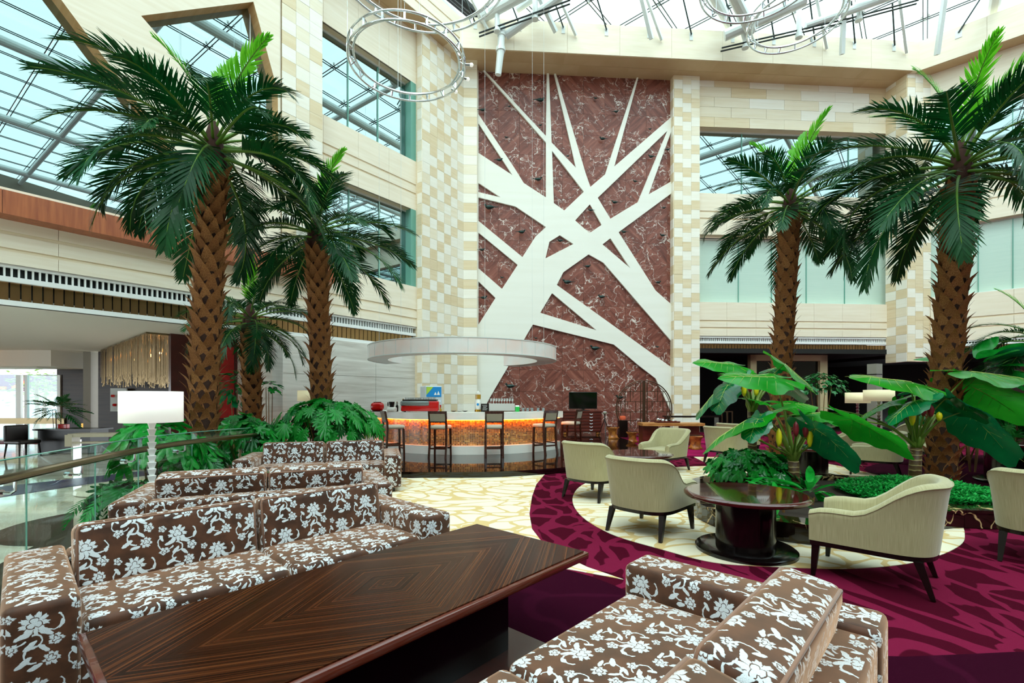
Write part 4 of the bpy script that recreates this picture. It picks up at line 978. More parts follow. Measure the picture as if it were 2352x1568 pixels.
p = bar_at(1188, 12.4); t = thing('drink_carton', 'bright green drink carton standing on the bar', 'carton', p, R(20)); MB().box((0, 0, .065), (.1, .07, .13)).build('body', 'carton_green', t); MB().hexa([(-.05, -.035, .13), (.05, -.035, .13), (.05, .035, .13), (-.05, .035, .13), (-.05, -.005, .165), (.05, -.005, .165), (.05, .005, .165), (-.05, .005, .165)]).build('gable', 'paper_white', t)
for i, px in enumerate((1202, 1212, 1222, 1236, 1248)):
    q = bar_at(px, 12.6); tag(MB().lathe([(.03, 0), (.038, .09), (.035, .09), (.027, .008)], 12, q).build('tumbler', 'clear_glass', None, True), 'short clear tumbler in the row beside the green carton on the bar', 'glass', 'tumblers on the bar')
for i, px in enumerate((1042, 1056, 1068)):
    q = bar_at(px, 12.3); o = MB().lathe([(.03, 0), (.075, .018), (.073, .022), (.03, .008)], 16, q); tag(o.build('saucer', ('table_edge', 'white_solid', 'screen_black')[i], None, True), ('brown saucer lying on the bar', 'white saucer lying on the bar', 'black saucer lying near the beer tower')[i], 'saucer')
# ------------------------------------------------------------------ tea corner in front of the marble
d = 18.3; x0, x1 = X_(1291, d), X_(1379, d)
t = thing('drawer_cabinet', 'mahogany chest of six wide drawers under the television', 'cabinet', ((x0 + x1) / 2, d, ZP))
wd = x1 - x0; MB().box((0, 0, .48), (wd, .5, .76)).build('body', 'mahogany', t); MB().box((0, 0, .885), (wd + .08, .56, .05)).build('top', 'mahogany', t)
for k in range(6):
    z = .17 + k * .122; o = MB().rbox((0, -.26, z), (wd - .08, .03, .1), .008, 1).build('drawer', 'mahogany', t); MB().tube([(.28, -.28, z + .015), (.34, -.295, z - .01), (.40, -.28, z + .015)], .007, 5).build('handle', 'chrome', o)
for sx in (-1, 1): MB().rbox((sx * (wd / 2 - .12), -.15, .05), (.16, .16, .1), .03).build('foot', 'root_wood', t)
dt = 18.2; t = thing('television', 'black flat television standing on the mahogany drawer chest', 'television', (X_(1339, dt), dt, ZP + .912))
MB().rbox((0, 0, .40), (1.09, .06, .65), .012).build('casing', 'black_plastic', t); MB().box((0, -.033, .41), (1.04, .005, .59)).build('screen', 'screen_black', t); MB().rbox((0, 0, .01), (.5, .24, .02), .006).build('stand', 'black_plastic', t); MB().box((0, .02, .05), (.12, .04, .08)).build('neck', 'black_plastic', t)
# moon-shaped lattice screen
dm = 17.3; t = thing('moon_screen', 'round bronze lattice moon screen in two halves', 'screen', (X_(1479, dm), dm, .118)); rc, zc_ = 1.02, 1.02
for s in (-1, 1):
    hf = MB(); pts = [(s * (.035 + (rc - .035) * math.sin(R(a))), 0, zc_ + rc * math.cos(R(a))) for a in range(2, 179, 8)]
    hf.tube(pts, .022, 6).tube([(x * .93 + s * .01, 0, zc_ + (z - zc_) * .93) for x, _, z in pts], .014, 5).bar((s * .03, 0, zc_ - rc), (s * .03, 0, zc_ + rc), .045).bar((s * .12, 0, zc_ - rc * .92), (s * .12, 0, zc_ + rc * .92), .03)
    o = hf.build('screen_half', 'iron_brown', t); lt = MB()
    for z in (.62, .25, -.12, -.45, -.72): L_ = math.sqrt(max(0, rc * rc - z * z)); lt.bar((s * .05, 0, zc_ + z), (s * (L_ - .02), 0, zc_ + z), .02)
    for x, za, zb_ in ((.3, .62, .9), (.3, -.12, .25), (.5, .25, .78), (.5, -.72, -.12), (.7, -.12, .62), (.85, -.45, .25), (.4, .4, .62), (.6, .05, .25)): lt.bar((s * x, 0, zc_ + za), (s * x, 0, zc_ + zb_), .02)
    lt.build('lattice', 'iron_brown', o)
# tea table and root stools
t = thing('tea_table', 'live-edge wooden tea table with mahogany block legs', 'table', (X_(1540, 15.3), 15.3, 0.008))
tp = [(-1.0, -.36), (-.6, -.42), (0, -.38), (.5, -.43), (.98, -.36), (1.0, .3), (.5, .36), (-.2, .33), (-.8, .38), (-1.02, .2)]
MB().prism([(x, y, .62) for x, y in tp], (0, 0, .085)).build('top', 'live_edge', t)
for x in (-.72, .6): MB().box((x, 0, .31), (.5, .5, .62)).build('leg', 'mahogany', t)
tt = thing('tea_tray', 'reddish wooden tea tray lying on the live-edge table', 'tray', (X_(1532, 15.3), 15.3, .715)); MB().rbox((0, 0, .02), (.75, .35, .035), .012).build('body', 'mahogany', tt); MB().bar((-.37, -.17, .045), (.37, -.17, .045), .02).bar((-.37, .17, .045), (.37, .17, .045), .02).build('rim', 'mahogany', tt)
for i, (px, r_, h_) in enumerate(((1511, .06, .11), (1522, .045, .08), (1530, .04, .06), (1537, .04, .07), (1546, .04, .06))):
    q = thing('teapot' if i == 0 else 'tea_cup', ('silver teapot with a hoop handle on the tea tray', 'white tea cup next to the silver teapot', 'white tea cup in the middle of the tea tray', 'dark tea cup on the tea tray', 'white tea cup at the tray end')[i], 'teapot' if i == 0 else 'cup', (X_(px, 15.3), 15.28, .757))
    MB().lathe([(r_ * .6, 0), (r_, h_ * .4), (r_ * .8, h_ * .85), (r_ * .5, h_)], 14).build('bowl', ('chrome', 'paper_white', 'paper_white', 'black_plastic', 'paper_white')[i], q, True)
    if i == 0: MB().tube([(-.05, 0, .08), (-.04, 0, .15), (.04, 0, .15), (.05, 0, .08)], .006, 6).build('handle', 'black_plastic', q); MB().tube([(.05, 0, .05), (.1, 0, .09)], .01, 6).build('spout', 'chrome', q)
rs = random.Random(9)
def root_stool(px, d, w_, h_, lb, z=0.008):
    t = thing('root_stool', lb, 'stool', (X_(px, d), d, z), rs.uniform(0, 3), 'carved root stools around the tea table')
    k = 14; prof = [(1.0, 0), (.75, .15), (.62, .45), (.8, .75), (1.05, .93), (1.0, 1.0)]; m = MB(); vs = []
    for r_, zz in prof:
        for j in range(k): a = 2 * math.pi * j / k; q = r_ * w_ * (1 + .16 * math.sin(3 * a + zz * 5) + rs.uniform(-.09, .09)); vs.append((q * math.cos(a), q * math.sin(a), zz * h_))
    m.add(vs, [(i * k + j, i * k + (j + 1) % k, (i + 1) * k + (j + 1) % k, (i + 1) * k + j) for i in range(len(prof) - 1) for j in range(k)] + [tuple(range(k))[::-1], tuple((len(prof) - 1) * k + j for j in range(k))])
    m.build('root_body', 'root_wood', t, True); MB().lathe([(w_ * .95, h_), (w_ * .95, h_ + .015)], 20).build('seat_top', 'dark_wood', t)
root_stool(1408, 16.3, .2, .4, 'gnarled root stool standing on the black bar platform', ZP + .001); root_stool(1453, 16.0, .19, .36, 'gnarled root stool in front of the moon screen')
root_stool(1518, 14.5, .2, .38, 'dark gnarled root stool in front of the tea table'); root_stool(1558, 14.6, .2, .38, 'gnarled root stool before the tea table middle'); root_stool(1597, 13.9, .21, .4, 'large gnarled root stool at the tea table end')
t = thing('paper_lantern', 'small orange lantern on a black stand before the moon screen', 'lantern', (X_(1430, 16.9), 16.9, ZP)); MB().lathe([(.1, .62), (.11, .66), (.11, .72), (.1, .76)], 14).build('shade', 'outside_orange', t); MB().box((0, 0, .3), (.3, .3, .6)).build('stand', 'black_wood', t)
t = thing('side_chair', 'dark open-frame side chair in the shaded room behind the tea table', 'chair', (X_(1632, 19.0) + .35, 18.1, .012)); 
for x in (-.2, .2):
    MB().bar((x, .2, 0), (x, .2, 1.0), .035).build('leg', 'iron_brown', t); MB().bar((x, -.2, 0), (x, -.2, .46), .035).build('leg', 'iron_brown', t)
MB().box((0, 0, .46), (.44, .44, .04)).build('seat', 'iron_brown', t); MB().bar((-.2, .2, .98), (.2, .2, .98), .04).bar((0, .2, .5), (0, .2, .98), .05).build('backrest', 'iron_brown', t)
t = thing('low_bench', 'long low dark bench along the foot of the tiled pillar', 'bench', (X_(1590, 18.6), 18.6, .012)); MB().box((0, 0, .78), (2.2, .5, .06)).build('top', 'black_wood', t)
for x in (-1, 1): MB().box((x, 0, .38), (.08, .4, .75)).build('leg', 'black_wood', t)

t = thing('photo_stand', 'slim black tripod stand with silver head beside the drawer chest', 'stand', (X_(1389, 17.6), 17.6, ZP + .001))
for k in range(3): MB().tube([(0, 0, .62), (.24 * math.cos(2.1 * k + .5), .24 * math.sin(2.1 * k + .5), 0)], .014, 6).build('leg', 'black_plastic', t)
MB().tube([(0, 0, .55), (0, 0, .8)], .02, 8).build('post', 'black_plastic', t); MB().rbox((0, 0, .85), (.14, .1, .1), .02).build('head', 'chrome', t)
# ------------------------------------------------------------------ sofas
def sofa(loc, rz, label, n=2, L_=2.45, cy=.73):
    t = thing('sofa', label, 'sofa', (*loc, .007), rz, 'floral damask sofas'); AW = .26; DP = 1.12; sw = (L_ - 2 * AW) / n
    MB().rbox((L_ / 2, .52, .19), (L_ - 2 * AW + .02, 1.0, .26), .02).build('base', 'damask', t, 50, 'box')
    for x in (AW / 2, L_ - AW / 2): MB().rbox((x, DP / 2, .33), (AW, DP, .52), .035, 3).build('arm', 'damask', t, 50, 'box')
    MB().rbox((L_ / 2, DP - .12, .32), (L_ - 2 * AW, .22, .5), .03, 3).build('back_frame', 'damask', t, 50, 'box')
    for k in range(n):
        x0 = AW + sw * k
        o = MB().rbox((x0 + sw / 2, .42, .375), (sw - .012, .78, .15), .04, 3).build('seat_cushion', 'damask', t, 50, 'box')
        b = Matrix.Translation((x0 + sw / 2, cy, .572)) @ Matrix.Rotation(R(-10), 4, 'X')
        m = MB().rbox((0, 0, 0), (sw - .02, .24, .40), .05, 4, b); bc = m.build('back_cushion', 'damask', t, 50, 'box')
        pp = MB()
        ex, ez = sw / 2 - .01 - .0146, .2 - .0146
        for yy in (-.1054, .1054):
            h = [(-ex, yy, -.15), (-ex, yy, ez - .03), (-ex + .008, yy, ez - .008), (-ex + .03, yy, ez), (ex - .03, yy, ez), (ex - .008, yy, ez - .008), (ex, yy, ez - .03), (ex, yy, -.15)]
            pp.tube([b @ Vector(q) for q in h], .0075, 6)
        pp.build('piping', 'piping', bc, True)
    for x in (.12, L_ - .12):
        for y in (.1, DP - .1): MB().lathe([(.025, 0), (.03, .075)], 10, (x, y, 0)).build('foot', 'black_wood', t)
    return t
sofa((-2.17, 1.99), R(46.5), 'brown damask sofa seen from its open front, behind the long striped coffee table')
sofa((.79, 2.77), R(226.5), 'brown damask sofa on the burgundy carpet, facing the long striped coffee table', 2, 2.45, .86)
sofa((-1.735, 6.05), R(-155.7), 'brown damask sofa turned with its back to the long coffee table', 2, 2.42)
sofa((-4.1, 6.87), R(15.7), 'brown damask sofa in front of the leafy shrubs, facing the small dark table', 2, 2.42)
# ------------------------------------------------------------------ long coffee tables
def coffee(loc, rz, L_, W_, label, z=.55, mat='table_veneer'):
    t = thing('coffee_table', label, 'table', (*loc, .006), rz)
    MB().box((0, 0, z - .004 - .003), (L_ - .05, W_ - .05, .012)).build('top_veneer', mat, t)
    MB().rbox((0, 0, z - .03), (L_, W_, .046), .012, 2).build('top_edge', 'table_edge', t, 40)
    MB().box((0, 0, .27), (L_ - .95, W_ - .5, .47)).build('pedestal', 'base_black', t); MB().box((0, 0, .02), (L_ - .55, W_ - .2, .036)).build('plinth', 'dark_wood', t)
    return t
coffee((-.64, 2.41), R(48.4), 2.25, 1.0, 'long striped dark wood coffee table between two damask sofas')
coffee((-2.95, 6.33), R(20), 1.75, .6, 'small glossy dark coffee table between the two farther sofas', .55, 'top_wood')
# ------------------------------------------------------------------ armchairs
def armchair():
    t = thing('armchair', '', 'armchair'); pts = []; cx, a, b = -.06, .36, .365
    def sp(v, e): return math.copysign(abs(v) ** e, v)
    N = 22; front = .40
    for k in range(6): pts.append((front + (cx - front) * k / 6, -b * (1 - .02 * (1 - k / 6))))
    for k in range(N + 1): f = R(-90 + 180 * k / N); pts.append((cx - a * sp(math.cos(f), .62), b * sp(math.sin(f), .72)))
    for k in range(1, 7): pts.append((cx + (front - cx) * k / 6, b * (1 - .02 * k / 6)))
    P_ = [Vector((x, y, 0)) for x, y in pts]; n = len(P_); rows = []; uv = []; s = 0
    sec = 9
    for i in range(n):
        tg = (P_[min(i + 1, n - 1)] - P_[max(i - 1, 0)]).normalized(); nr = Vector((tg.y, -tg.x, 0)); nr = nr if nr.dot(P_[i] - Vector((.1, 0, 0))) > 0 else -nr
        if i: s += (P_[i] - P_[i - 1]).length
        q = min(1, max(0, (.10 - P_[i].x) / .46)); q = q * q * (3 - 2 * q); h = .585 + .275 * q; fl = .015 + .06 * q
        if i in (0, n - 1): h -= .035
        elif i in (1, n - 2): h -= .008
        T = .10
        prof = [(0, .30), (fl * .35, .30 + (h - .30) * .4), (fl * .8, h - .07), (fl, h - .035), (fl - .02, h - .008), (fl - .05, h), (fl - T + .015, h - .012), (fl - T, h - .05), (-T + fl * .2, .34)]
        acc = 0; last = None
        for (o_, z) in prof:
            p = P_[i] + nr * o_ + Vector((0, 0, z)); rows.append(p)
            if last is not None: acc += (p - last).length
            uv.append((s, acc)); last = p
    fs = [(i * sec + j, i * sec + j + 1, (i + 1) * sec + j + 1, (i + 1) * sec + j) for i in range(n - 1) for j in range(sec - 1)]
    fs += [tuple(range(sec)), tuple((n - 1) * sec + j for j in range(sec))[::-1]]
    m = MB(); m.add(rows, fs); me = m.mesh('shell', 'chair_fabric', 50, uv); bm = bmesh.new(); bm.from_mesh(me); bmesh.ops.recalc_face_normals(bm, faces=bm.faces); bm.to_mesh(me); bm.free()
    sh = link('shell', me, t)
    pp = MB(); pp.tube([rows[i * sec + 3] + Vector((0, 0, .004)) for i in range(n)], .005, 5); pp.build('piping', 'chair_piping', sh, True)
    MB().rbox((.055, 0, .385), (.66, .575, .15), .045, 3).build('seat_cushion', 'chair_fabric', t, 50, 'box')
    ap = [(x * .985, y * .985, .262) for x, y in pts]; MB().prism(ap, (0, 0, .04)).build('apron', 'black_wood', t)
    for sx, sy in ((1, 1), (1, -1), (-1, 1), (-1, -1)):
        x, y = (.355 if sx > 0 else -.30), .305 * sy; e = .02 if sx > 0 else -.085
        MB().hexa([(x + e - .016, y - .016 + .02 * sy, 0), (x + e + .016, y - .016 + .02 * sy, 0), (x + e + .016, y + .016 + .02 * sy, 0), (x + e - .016, y + .016 + .02 * sy, 0),
                   (x - .03, y - .03, .265), (x + .03, y - .03, .265), (x + .03, y + .03, .265), (x - .03, y + .03, .265)]).build('leg', 'black_wood', t)
    return t
ch = armchair()
chairs = [(3.05, 3.97, 137, 'sage armchair seen from its side, drawn up to the near round table and planter'), (1.58, 5.37, 45, 'sage armchair with its back turned, left of the near round table'),
          (1.28, 7.2, 45, 'sage armchair showing its flat back, between the near chair and the bar platform'), (3.2, 9.85, 218, 'sage armchair facing forward with its seat open, behind the second round table'),
          (5.0, 10.95, 32, 'sage armchair in profile behind the leafy ground shrub'), (5.9, 12.3, 25, 'sage armchair half hidden behind another near the root stools'),
          (7.15, 9.25, 140, 'sage armchair seen from its side behind the planter and ringed trunk'), (9.35, 10.6, 205, 'sage armchair with open seat beside the large black table'),
          (10.4, 12.7, 120, 'sage armchair with tall back in front of the floor lamps'), (8.0, 11.4, 150, 'sage armchair behind the third round table, under a drooping leaf'), (5.0, 4.35, 42, 'sage armchair cut by the frame at the burgundy carpet edge')]
for i, (x, y, a, lb) in enumerate(chairs):
    s = ch if i == 0 else copy_tree(ch)
    s.location = (x, y, .008); s.rotation_euler = (0, 0, R(a)); s['label'] = lb; s['group'] = 'sage lounge armchairs'
# ------------------------------------------------------------------ round tables
def round_table(x, y, r, h, label, rb=None, rc=.27):
    t = thing('round_table', label, 'table', (x, y, .008), 0, 'round pedestal tables'); rb = rb or r * .8
    MB().lathe([(r * .9, h - .05), (r - .012, h - .045), (r, h - .03), (r, h - .015), (r - .015, h - .003), (r - .03, h)], 56).build('top_rim', 'rim_wood', t, 40)
    MB().lathe([(r - .032, h - .001), (r - .034, h + .0015)], 56).build('top', 'top_wood', t)
    MB().lathe([(rc, .04), (rc, h - .05)], 40).build('column', 'base_black', t, 40); MB().lathe([(rb - .01, 0), (rb, .012), (rb, .03), (rb - .02, .045), (rc, .046)], 56).build('base', 'base_black', t, 40)
    return t
round_table(2.30, 4.64, .57, .57, 'glossy round pedestal table beside the marble-edged planter', .46)
round_table(2.15, 8.0, .57, .57, 'glossy round pedestal table between the three chairs near the bar', .46)
round_table(5.72, 8.98, .57, .57, 'glossy round pedestal table behind the yellow-budded plant', .46)
round_table(9.1, 8.3, 1.05, .74, 'large black round table on the purple carpet by the shrubs', .7, .55)
# ------------------------------------------------------------------ floor lamps
def lamp(x, y, z, label, sr, sh, ztop, stem, shade='shade_white', smat='white_paint'):
    t = thing('floor_lamp', label, 'lamp', (x, y, z)); zb = ztop - sh
    m = MB().lathe([(sr, zb), (sr, ztop)], 48, cap=False); o = m.build('shade', shade, t, True); md = o.modifiers.new('thickness', 'SOLIDIFY'); md.thickness = .006
    MB().lathe([(sr - .01, zb + .06), (sr - .01, zb + .064)], 40).build('diffuser', shade, t)
    MB().lathe([(.14, 0), (.14, .02), (.05, .04)], 28).build('base', smat, t)
    n = int((zb - .04) / stem); m = MB()
    for k in range(n):
        z0 = zb - (k + 1) * stem; MB().lathe([(.03, z0), (.054, z0 + stem * .94), (.054, z0 + stem * .97), (.03, z0 + stem)], 4).build('stem_cone', smat, t)
    MB().tube([(0, 0, .03), (0, 0, zb + .1)], .018, 8).build('rod', smat, t); return t
lamp(-4.06, 5.3, 0.03, 'tall floor lamp with white drum shade and stacked cone stem behind the sofa', .295, .345, 1.55, .075)
lamp(9.75, 12.5, .01, 'floor lamp with cream drum shade in front of the dark side room', .34, .3, 1.72, .09, 'shade_cream', 'chrome')
lamp(9.85, 13.4, .01, 'floor lamp with cream shade half hidden behind another lamp', .3, .3, 1.66, .09, 'shade_cream', 'chrome')
lamp(X_(704, 11.2), 11.2, .01, 'small cream drum lamp behind the shaggy palm trunk', .2, .25, 1.68, .09, 'shade_cream', 'white_paint')
t = thing('square_column', 'pale grey square column with black bands in the dark side room', 'column', (X_(2009, 14.3), 14.3, .01), R(20))
MB().box((0, 0, 1.27), (.27, .27, 2.54)).build('shaft', 'wall_grey', t)
for z in (2.22, 1.95): MB().box((0, 0, z), (.28, .28, .03)).build('band', 'black_plastic', t)
# ------------------------------------------------------------------ marble-edged planter
kp = spline([(x, y, 0) for x, y in ((2.33, 6.04), (2.39, 5.38), (2.74, 5.0), (2.98, 4.83), (3.37, 4.69), (3.9, 4.74), (4.4, 5.1), (5.1, 5.42), (5.7, 5.38), (6.3, 5.6), (6.8, 6.2), (6.6, 7.2), (5.6, 7.9), (4.3, 8.1), (3.2, 7.8), (2.6, 7.0))], 5, True)
cen = Vector((4.4, 6.4, 0)); n = len(kp)
inn = []
for i in range(n):
    tg = (kp[(i + 1) % n] - kp[i - 1]).normalized(); nr = Vector((tg.y, -tg.x, 0)); nr = nr if nr.dot(cen - kp[i]) > 0 else -nr; inn.append(kp[i] + nr * .3)
t = thing('planter_bed', 'low planter bed with polished dark veined marble kerb', 'planter', (0, 0, .007)); m = MB()
kpl = [Vector((p.x, p.y, 0)) for p in kp]
for i in range(0, n, 4):                                 # kerb stones
    idx = [(i + k) % n for k in range(5)]; sh_ = MB(); O = [kpl[j] for j in idx]; I = [inn[j] for j in idx]; O[-1] = O[-1].lerp(O[-2], .04); I[-1] = I[-1].lerp(I[-2], .04)
    sh_.prism([(*p.xy, 0) for p in O] + [(*p.xy, 0) for p in reversed(I)], (0, 0, .17)); sh_.prism([(*(p + (p - cen).normalized() * .02).xy, .172) for p in O] + [(*p.xy, .172) for p in reversed(I)], (0, 0, .035)); sh_.build('kerb_stone', 'portoro', t)
MB().prism([(*p.xy, 0) for p in inn], (0, 0, .15)).build('soil', 'soil', t)
# ------------------------------------------------------------------ palms
def frond_mesh(name, mat, seed, droop=1.3, n=46, ll=.25, wd=.0078, upv=.32):
    rr = random.Random(seed); m = MB(); K = 24; pos = [Vector((0, 0, 0))]; tan = []
    for k in range(K):
        a = -droop * (k / K) ** 1.5; tan.append(Vector((math.cos(a), 0, math.sin(a)))); pos.append(pos[-1] + tan[-1] / K)
    tan.append(tan[-1])
    def at(t): f = t * K; i = min(int(f), K - 1); return pos[i].lerp(pos[i + 1], f - i), tan[i].lerp(tan[i + 1], f - i).normalized()
    for k in range(n):
        t = .2 + .8 * (k + .5) / n; p, T = at(t); Y = Vector((0, 1, 0)); N = T.cross(Y) * -1
        if N.z < 0 and abs(T.z) < .99: N = -N
        for s in (-1, 1):
            tt = t + rr.uniform(-.008, .008); L_ = ll * (math.sin(math.pi * min(1, .18 + .78 * tt)) ** .7) * rr.uniform(.85, 1.1); al = R(62 - 40 * t + rr.uniform(-6, 6))
            d = (T * math.cos(al) + Y * s * math.sin(al) + N * (upv * (1 - .6 * t) + rr.uniform(-.1, .1))).normalized()
            side = d.cross(N).normalized(); pts = []
            g = rr.uniform(.12, .3)
            for q in (0, .33, .7, 1): c = p + d * (L_ * q) + Vector((0, 0, -g * L_ * q * q)); w_ = wd * (0.55, 1, .75, .06)[(0, .33, .7, 1).index(q)]; pts.append((c - side * w_, c + side * w_))
            m.add([v for pr in pts for v in pr], [(0, 1, 3, 2), (2, 3, 5, 4), (4, 5, 7, 6)])
    leaf = m.mesh(name, mat)
    rc = MB().tube([pos[i] for i in range(0, K + 1, 3)], [.013 * (1 - .85 * i / 8) for i in range(9)], 5).mesh('rachis', 'palm_rachis', True)
    return leaf, rc
FR = [frond_mesh('frond', 'palm_leaf', s, d) for s, d in ((1, 1.05), (2, 1.35), (3, 1.65), (4, .85))]
FY = [frond_mesh('frond', 'palm_leaf_young', s, d, 30, .22, .012, .5) for s, d in ((5, .5), (6, .75))]
def husk_mesh(seed):
    rr = random.Random(seed); m = MB(); vs = []; nu, nv = 5, 5
    for j in range(nv):
        v = j / (nv - 1); wv = .5 * (1 - v ** 1.6 * .95)
        for i in range(nu): u = (i / (nu - 1) - .5) * 2; vs.append((.16 * v ** 1.5 + .32 * v ** 3 - .10 * (u * wv) ** 2 * 2 + rr.uniform(-.01, .01), u * wv, v * .95 - .12 * abs(u) * (1 - v)))
    m.add(vs, [(j * nu + i, j * nu + i + 1, (j + 1) * nu + i + 1, (j + 1) * nu + i) for j in range(nv - 1) for i in range(nu - 1)])
    return m.mesh('husk_scale', 'husk', 60)
HK = [husk_mesh(s) for s in range(4)]
def palm(px, py0, pxt, pyt, d, r, nf, fl, seed, label, zvis, young=3, ring=8, step=.15, zbase=0.0, spread=(50, -24)):
    rr = random.Random(seed); b = Vector((X_(px, d), d, zbase)); top = D(pxt, pyt, d) - b; t = thing('palm_tree', label, 'palm', b, 0, 'tall indoor palms'); H = top.z
    P_ = spline([(0, 0, 0), (top.x * .25, 0, H * .35), (top.x * .7, 0, H * .7), (top.x, 0, H)], 8)
    MB().tube(P_, [r * (1.0 - .12 * i / (len(P_) - 1)) for i in range(len(P_))], 14).build('trunk', 'trunk_core', t, True)
    def axis(z): 
        for a, c in zip(P_, P_[1:]):
            if a.z <= z <= c.z: return a.lerp(c, (z - a.z) / max(1e-6, c.z - a.z))
        return P_[-1]
    z = zvis; k = 0
    while z < H - .35:
        for i in range(ring):
            a = 2 * math.pi * (i + .5 * (k % 2)) / ring + rr.uniform(-.08, .08); c = axis(z)
            link('husk_scale', rr.choice(HK), t, c + Vector((math.cos(a), math.sin(a), 0)) * r * .86, (0, R(rr.uniform(-4, 10)), a), (rr.uniform(1.0, 1.4) * r * 1.15, 2 * math.pi * r / ring * 1.62, step * rr.uniform(1.75, 2.1)))
        z += step; k += 1
    MB().lathe([(r * .8, -.4), (r * 1.0, -.18), (r * .85, .05), (r * .55, .3), (r * .25, .5)], 14, top).build('fibre_crown', 'fibre', t, True)
    for i in range(nf):
        f = i / (nf - 1); el = spread[0] + (spread[1] - spread[0]) * f ** .8 + rr.uniform(-7, 7); az = i * 2.39996 + rr.uniform(-.2, .2) + seed
        le, ra = FR[min(3, int(rr.random() * 4))]; s = fl * rr.uniform(.88, 1.08) * (.82 + .18 * min(1, f * 2.2))
        o = link('frond', le, t, top + Vector((math.cos(az), math.sin(az), 0)) * r * .35 + Vector((0, 0, .22 - .3 * f)), (rr.uniform(-.3, .3), R(-el), az), s); link('rachis', ra, o)
    for i in range(young):
        le, ra = FY[i % 2]; az = seed * 1.7 + i * 2.2; o = link('frond', le, t, top + Vector((0, 0, .3)), (rr.uniform(-.5, .5), R(-(82 - 8 * i)), az), fl * rr.uniform(.66, .8)); link('rachis', ra, o)
    return t
palm(462, 1131, 490, 352, 7.5, .195, 34, 2.2, 1, 'tallest palm with thick husky trunk beside the glass balustrade', .75, 3, 8, .15, ZL)
palm(742, 1080, 727, 545, 9.6, .2, 27, 2.0, 2, 'palm with shaggy trunk rising from the bright green shrubs beside the bar', 1.2, 3, 8, .15, ZL)
palm(582, 1060, 574, 742, 11.2, .19, 26, 1.75, 3, 'short palm between two taller trunks by the grey marble wall', 1.1, 1, 7, .16, ZL)
palm(1788, 1060, 1815, 478, 9.8, .175, 26, 2.0, 4, 'slim dark palm rising behind the broad-leaved planter plants', .08, 4, 7, .15)
palm(2162, 1120, 2205, 395, 7.6, .19, 32, 2.25, 5, 'tall dark palm rising behind the planter near the side shrubs', .06, 5, 8, .15)
palm(2385, 1060, 2390, 790, 9.6, .18, 18, 1.5, 6, 'low palm at the right wall with half its crown in view', .8, 3, 7, .17)
# ------------------------------------------------------------------ broad-leaved plants
def heart_leaf(name, mat, wob, seed, curl=.25):
    rr = random.Random(seed); n = 56; rings = (.2, .45, .72, 1.0); vs = [(0, 0, 0)]; ph = rr.uniform(0, 6)
    def rad(th):
        a = abs(th); 
        r_ = 1.0 / (1 + 1.25 * (a / 1.2) ** 1.25) if a < 2.1 else .30 + .20 * math.sin((a - 2.1) / 1.04 * math.pi * .78)
        if a > 2.85: r_ *= max(.12, 1 - (a - 2.85) / .32)
        if a < 2.1: r_ = max(r_, .36)
        return r_ * (1 + wob * math.sin(13 * th + ph))
    def surf(x, y): return -curl * x * abs(x) - .42 * abs(y) ** 1.5 + .035 * math.sin(9 * x + 5 * abs(y) + ph) * (abs(y) + .1) * 2
    for f in rings:
        for k in range(n): th = -math.pi + 2 * math.pi * k / n; r_ = rad(th) * f; x, y = r_ * math.cos(th), r_ * math.sin(th); vs.append((x, y, surf(x, y)))
    fs = [(0, 1 + k, 1 + (k + 1) % n) for k in range(n)] + [(1 + i * n + k, 1 + (i + 1) * n + k, 1 + (i + 1) * n + (k + 1) % n, 1 + i * n + (k + 1) % n) for i in range(3) for k in range(n)]
    m = MB(); m.add(vs, fs); me = m.mesh(name, mat, True); v = MB()
    v.tube([(x, 0, surf(x, 0) + .003) for x in (0, .25, .5, .75, .97)], [.007, .006, .005, .003, .001], 5)
    for x0 in (.0, .14, .28, .42, .56, .7):
        for s in (-1, 1):
            th = R(52 - 16 * x0); pts = []
            for q in (0, .3, .62): x, y = x0 + q * math.cos(th) * .45, s * q * math.sin(th) * .72 * (1 - .55 * x0); pts.append((x, y, surf(x, y) + .003))
            v.tube(pts, [.0028, .0022, .001], 4)
    for s in (-1, 1): v.tube([(0, 0, .003), (-.15, s * .2, surf(-.15, s * .2) + .003), (-.25, s * .3, surf(-.25, s * .3) + .003)], [.0035, .0025, .001], 4)
    return me, v.mesh('vein', 'leaf_vein', True)
HL = [heart_leaf('leaf', 'big_leaf', .05, 1), heart_leaf('leaf', 'big_leaf_dark', .05, 2, .35), heart_leaf('leaf', 'big_leaf', .03, 3, .1)]
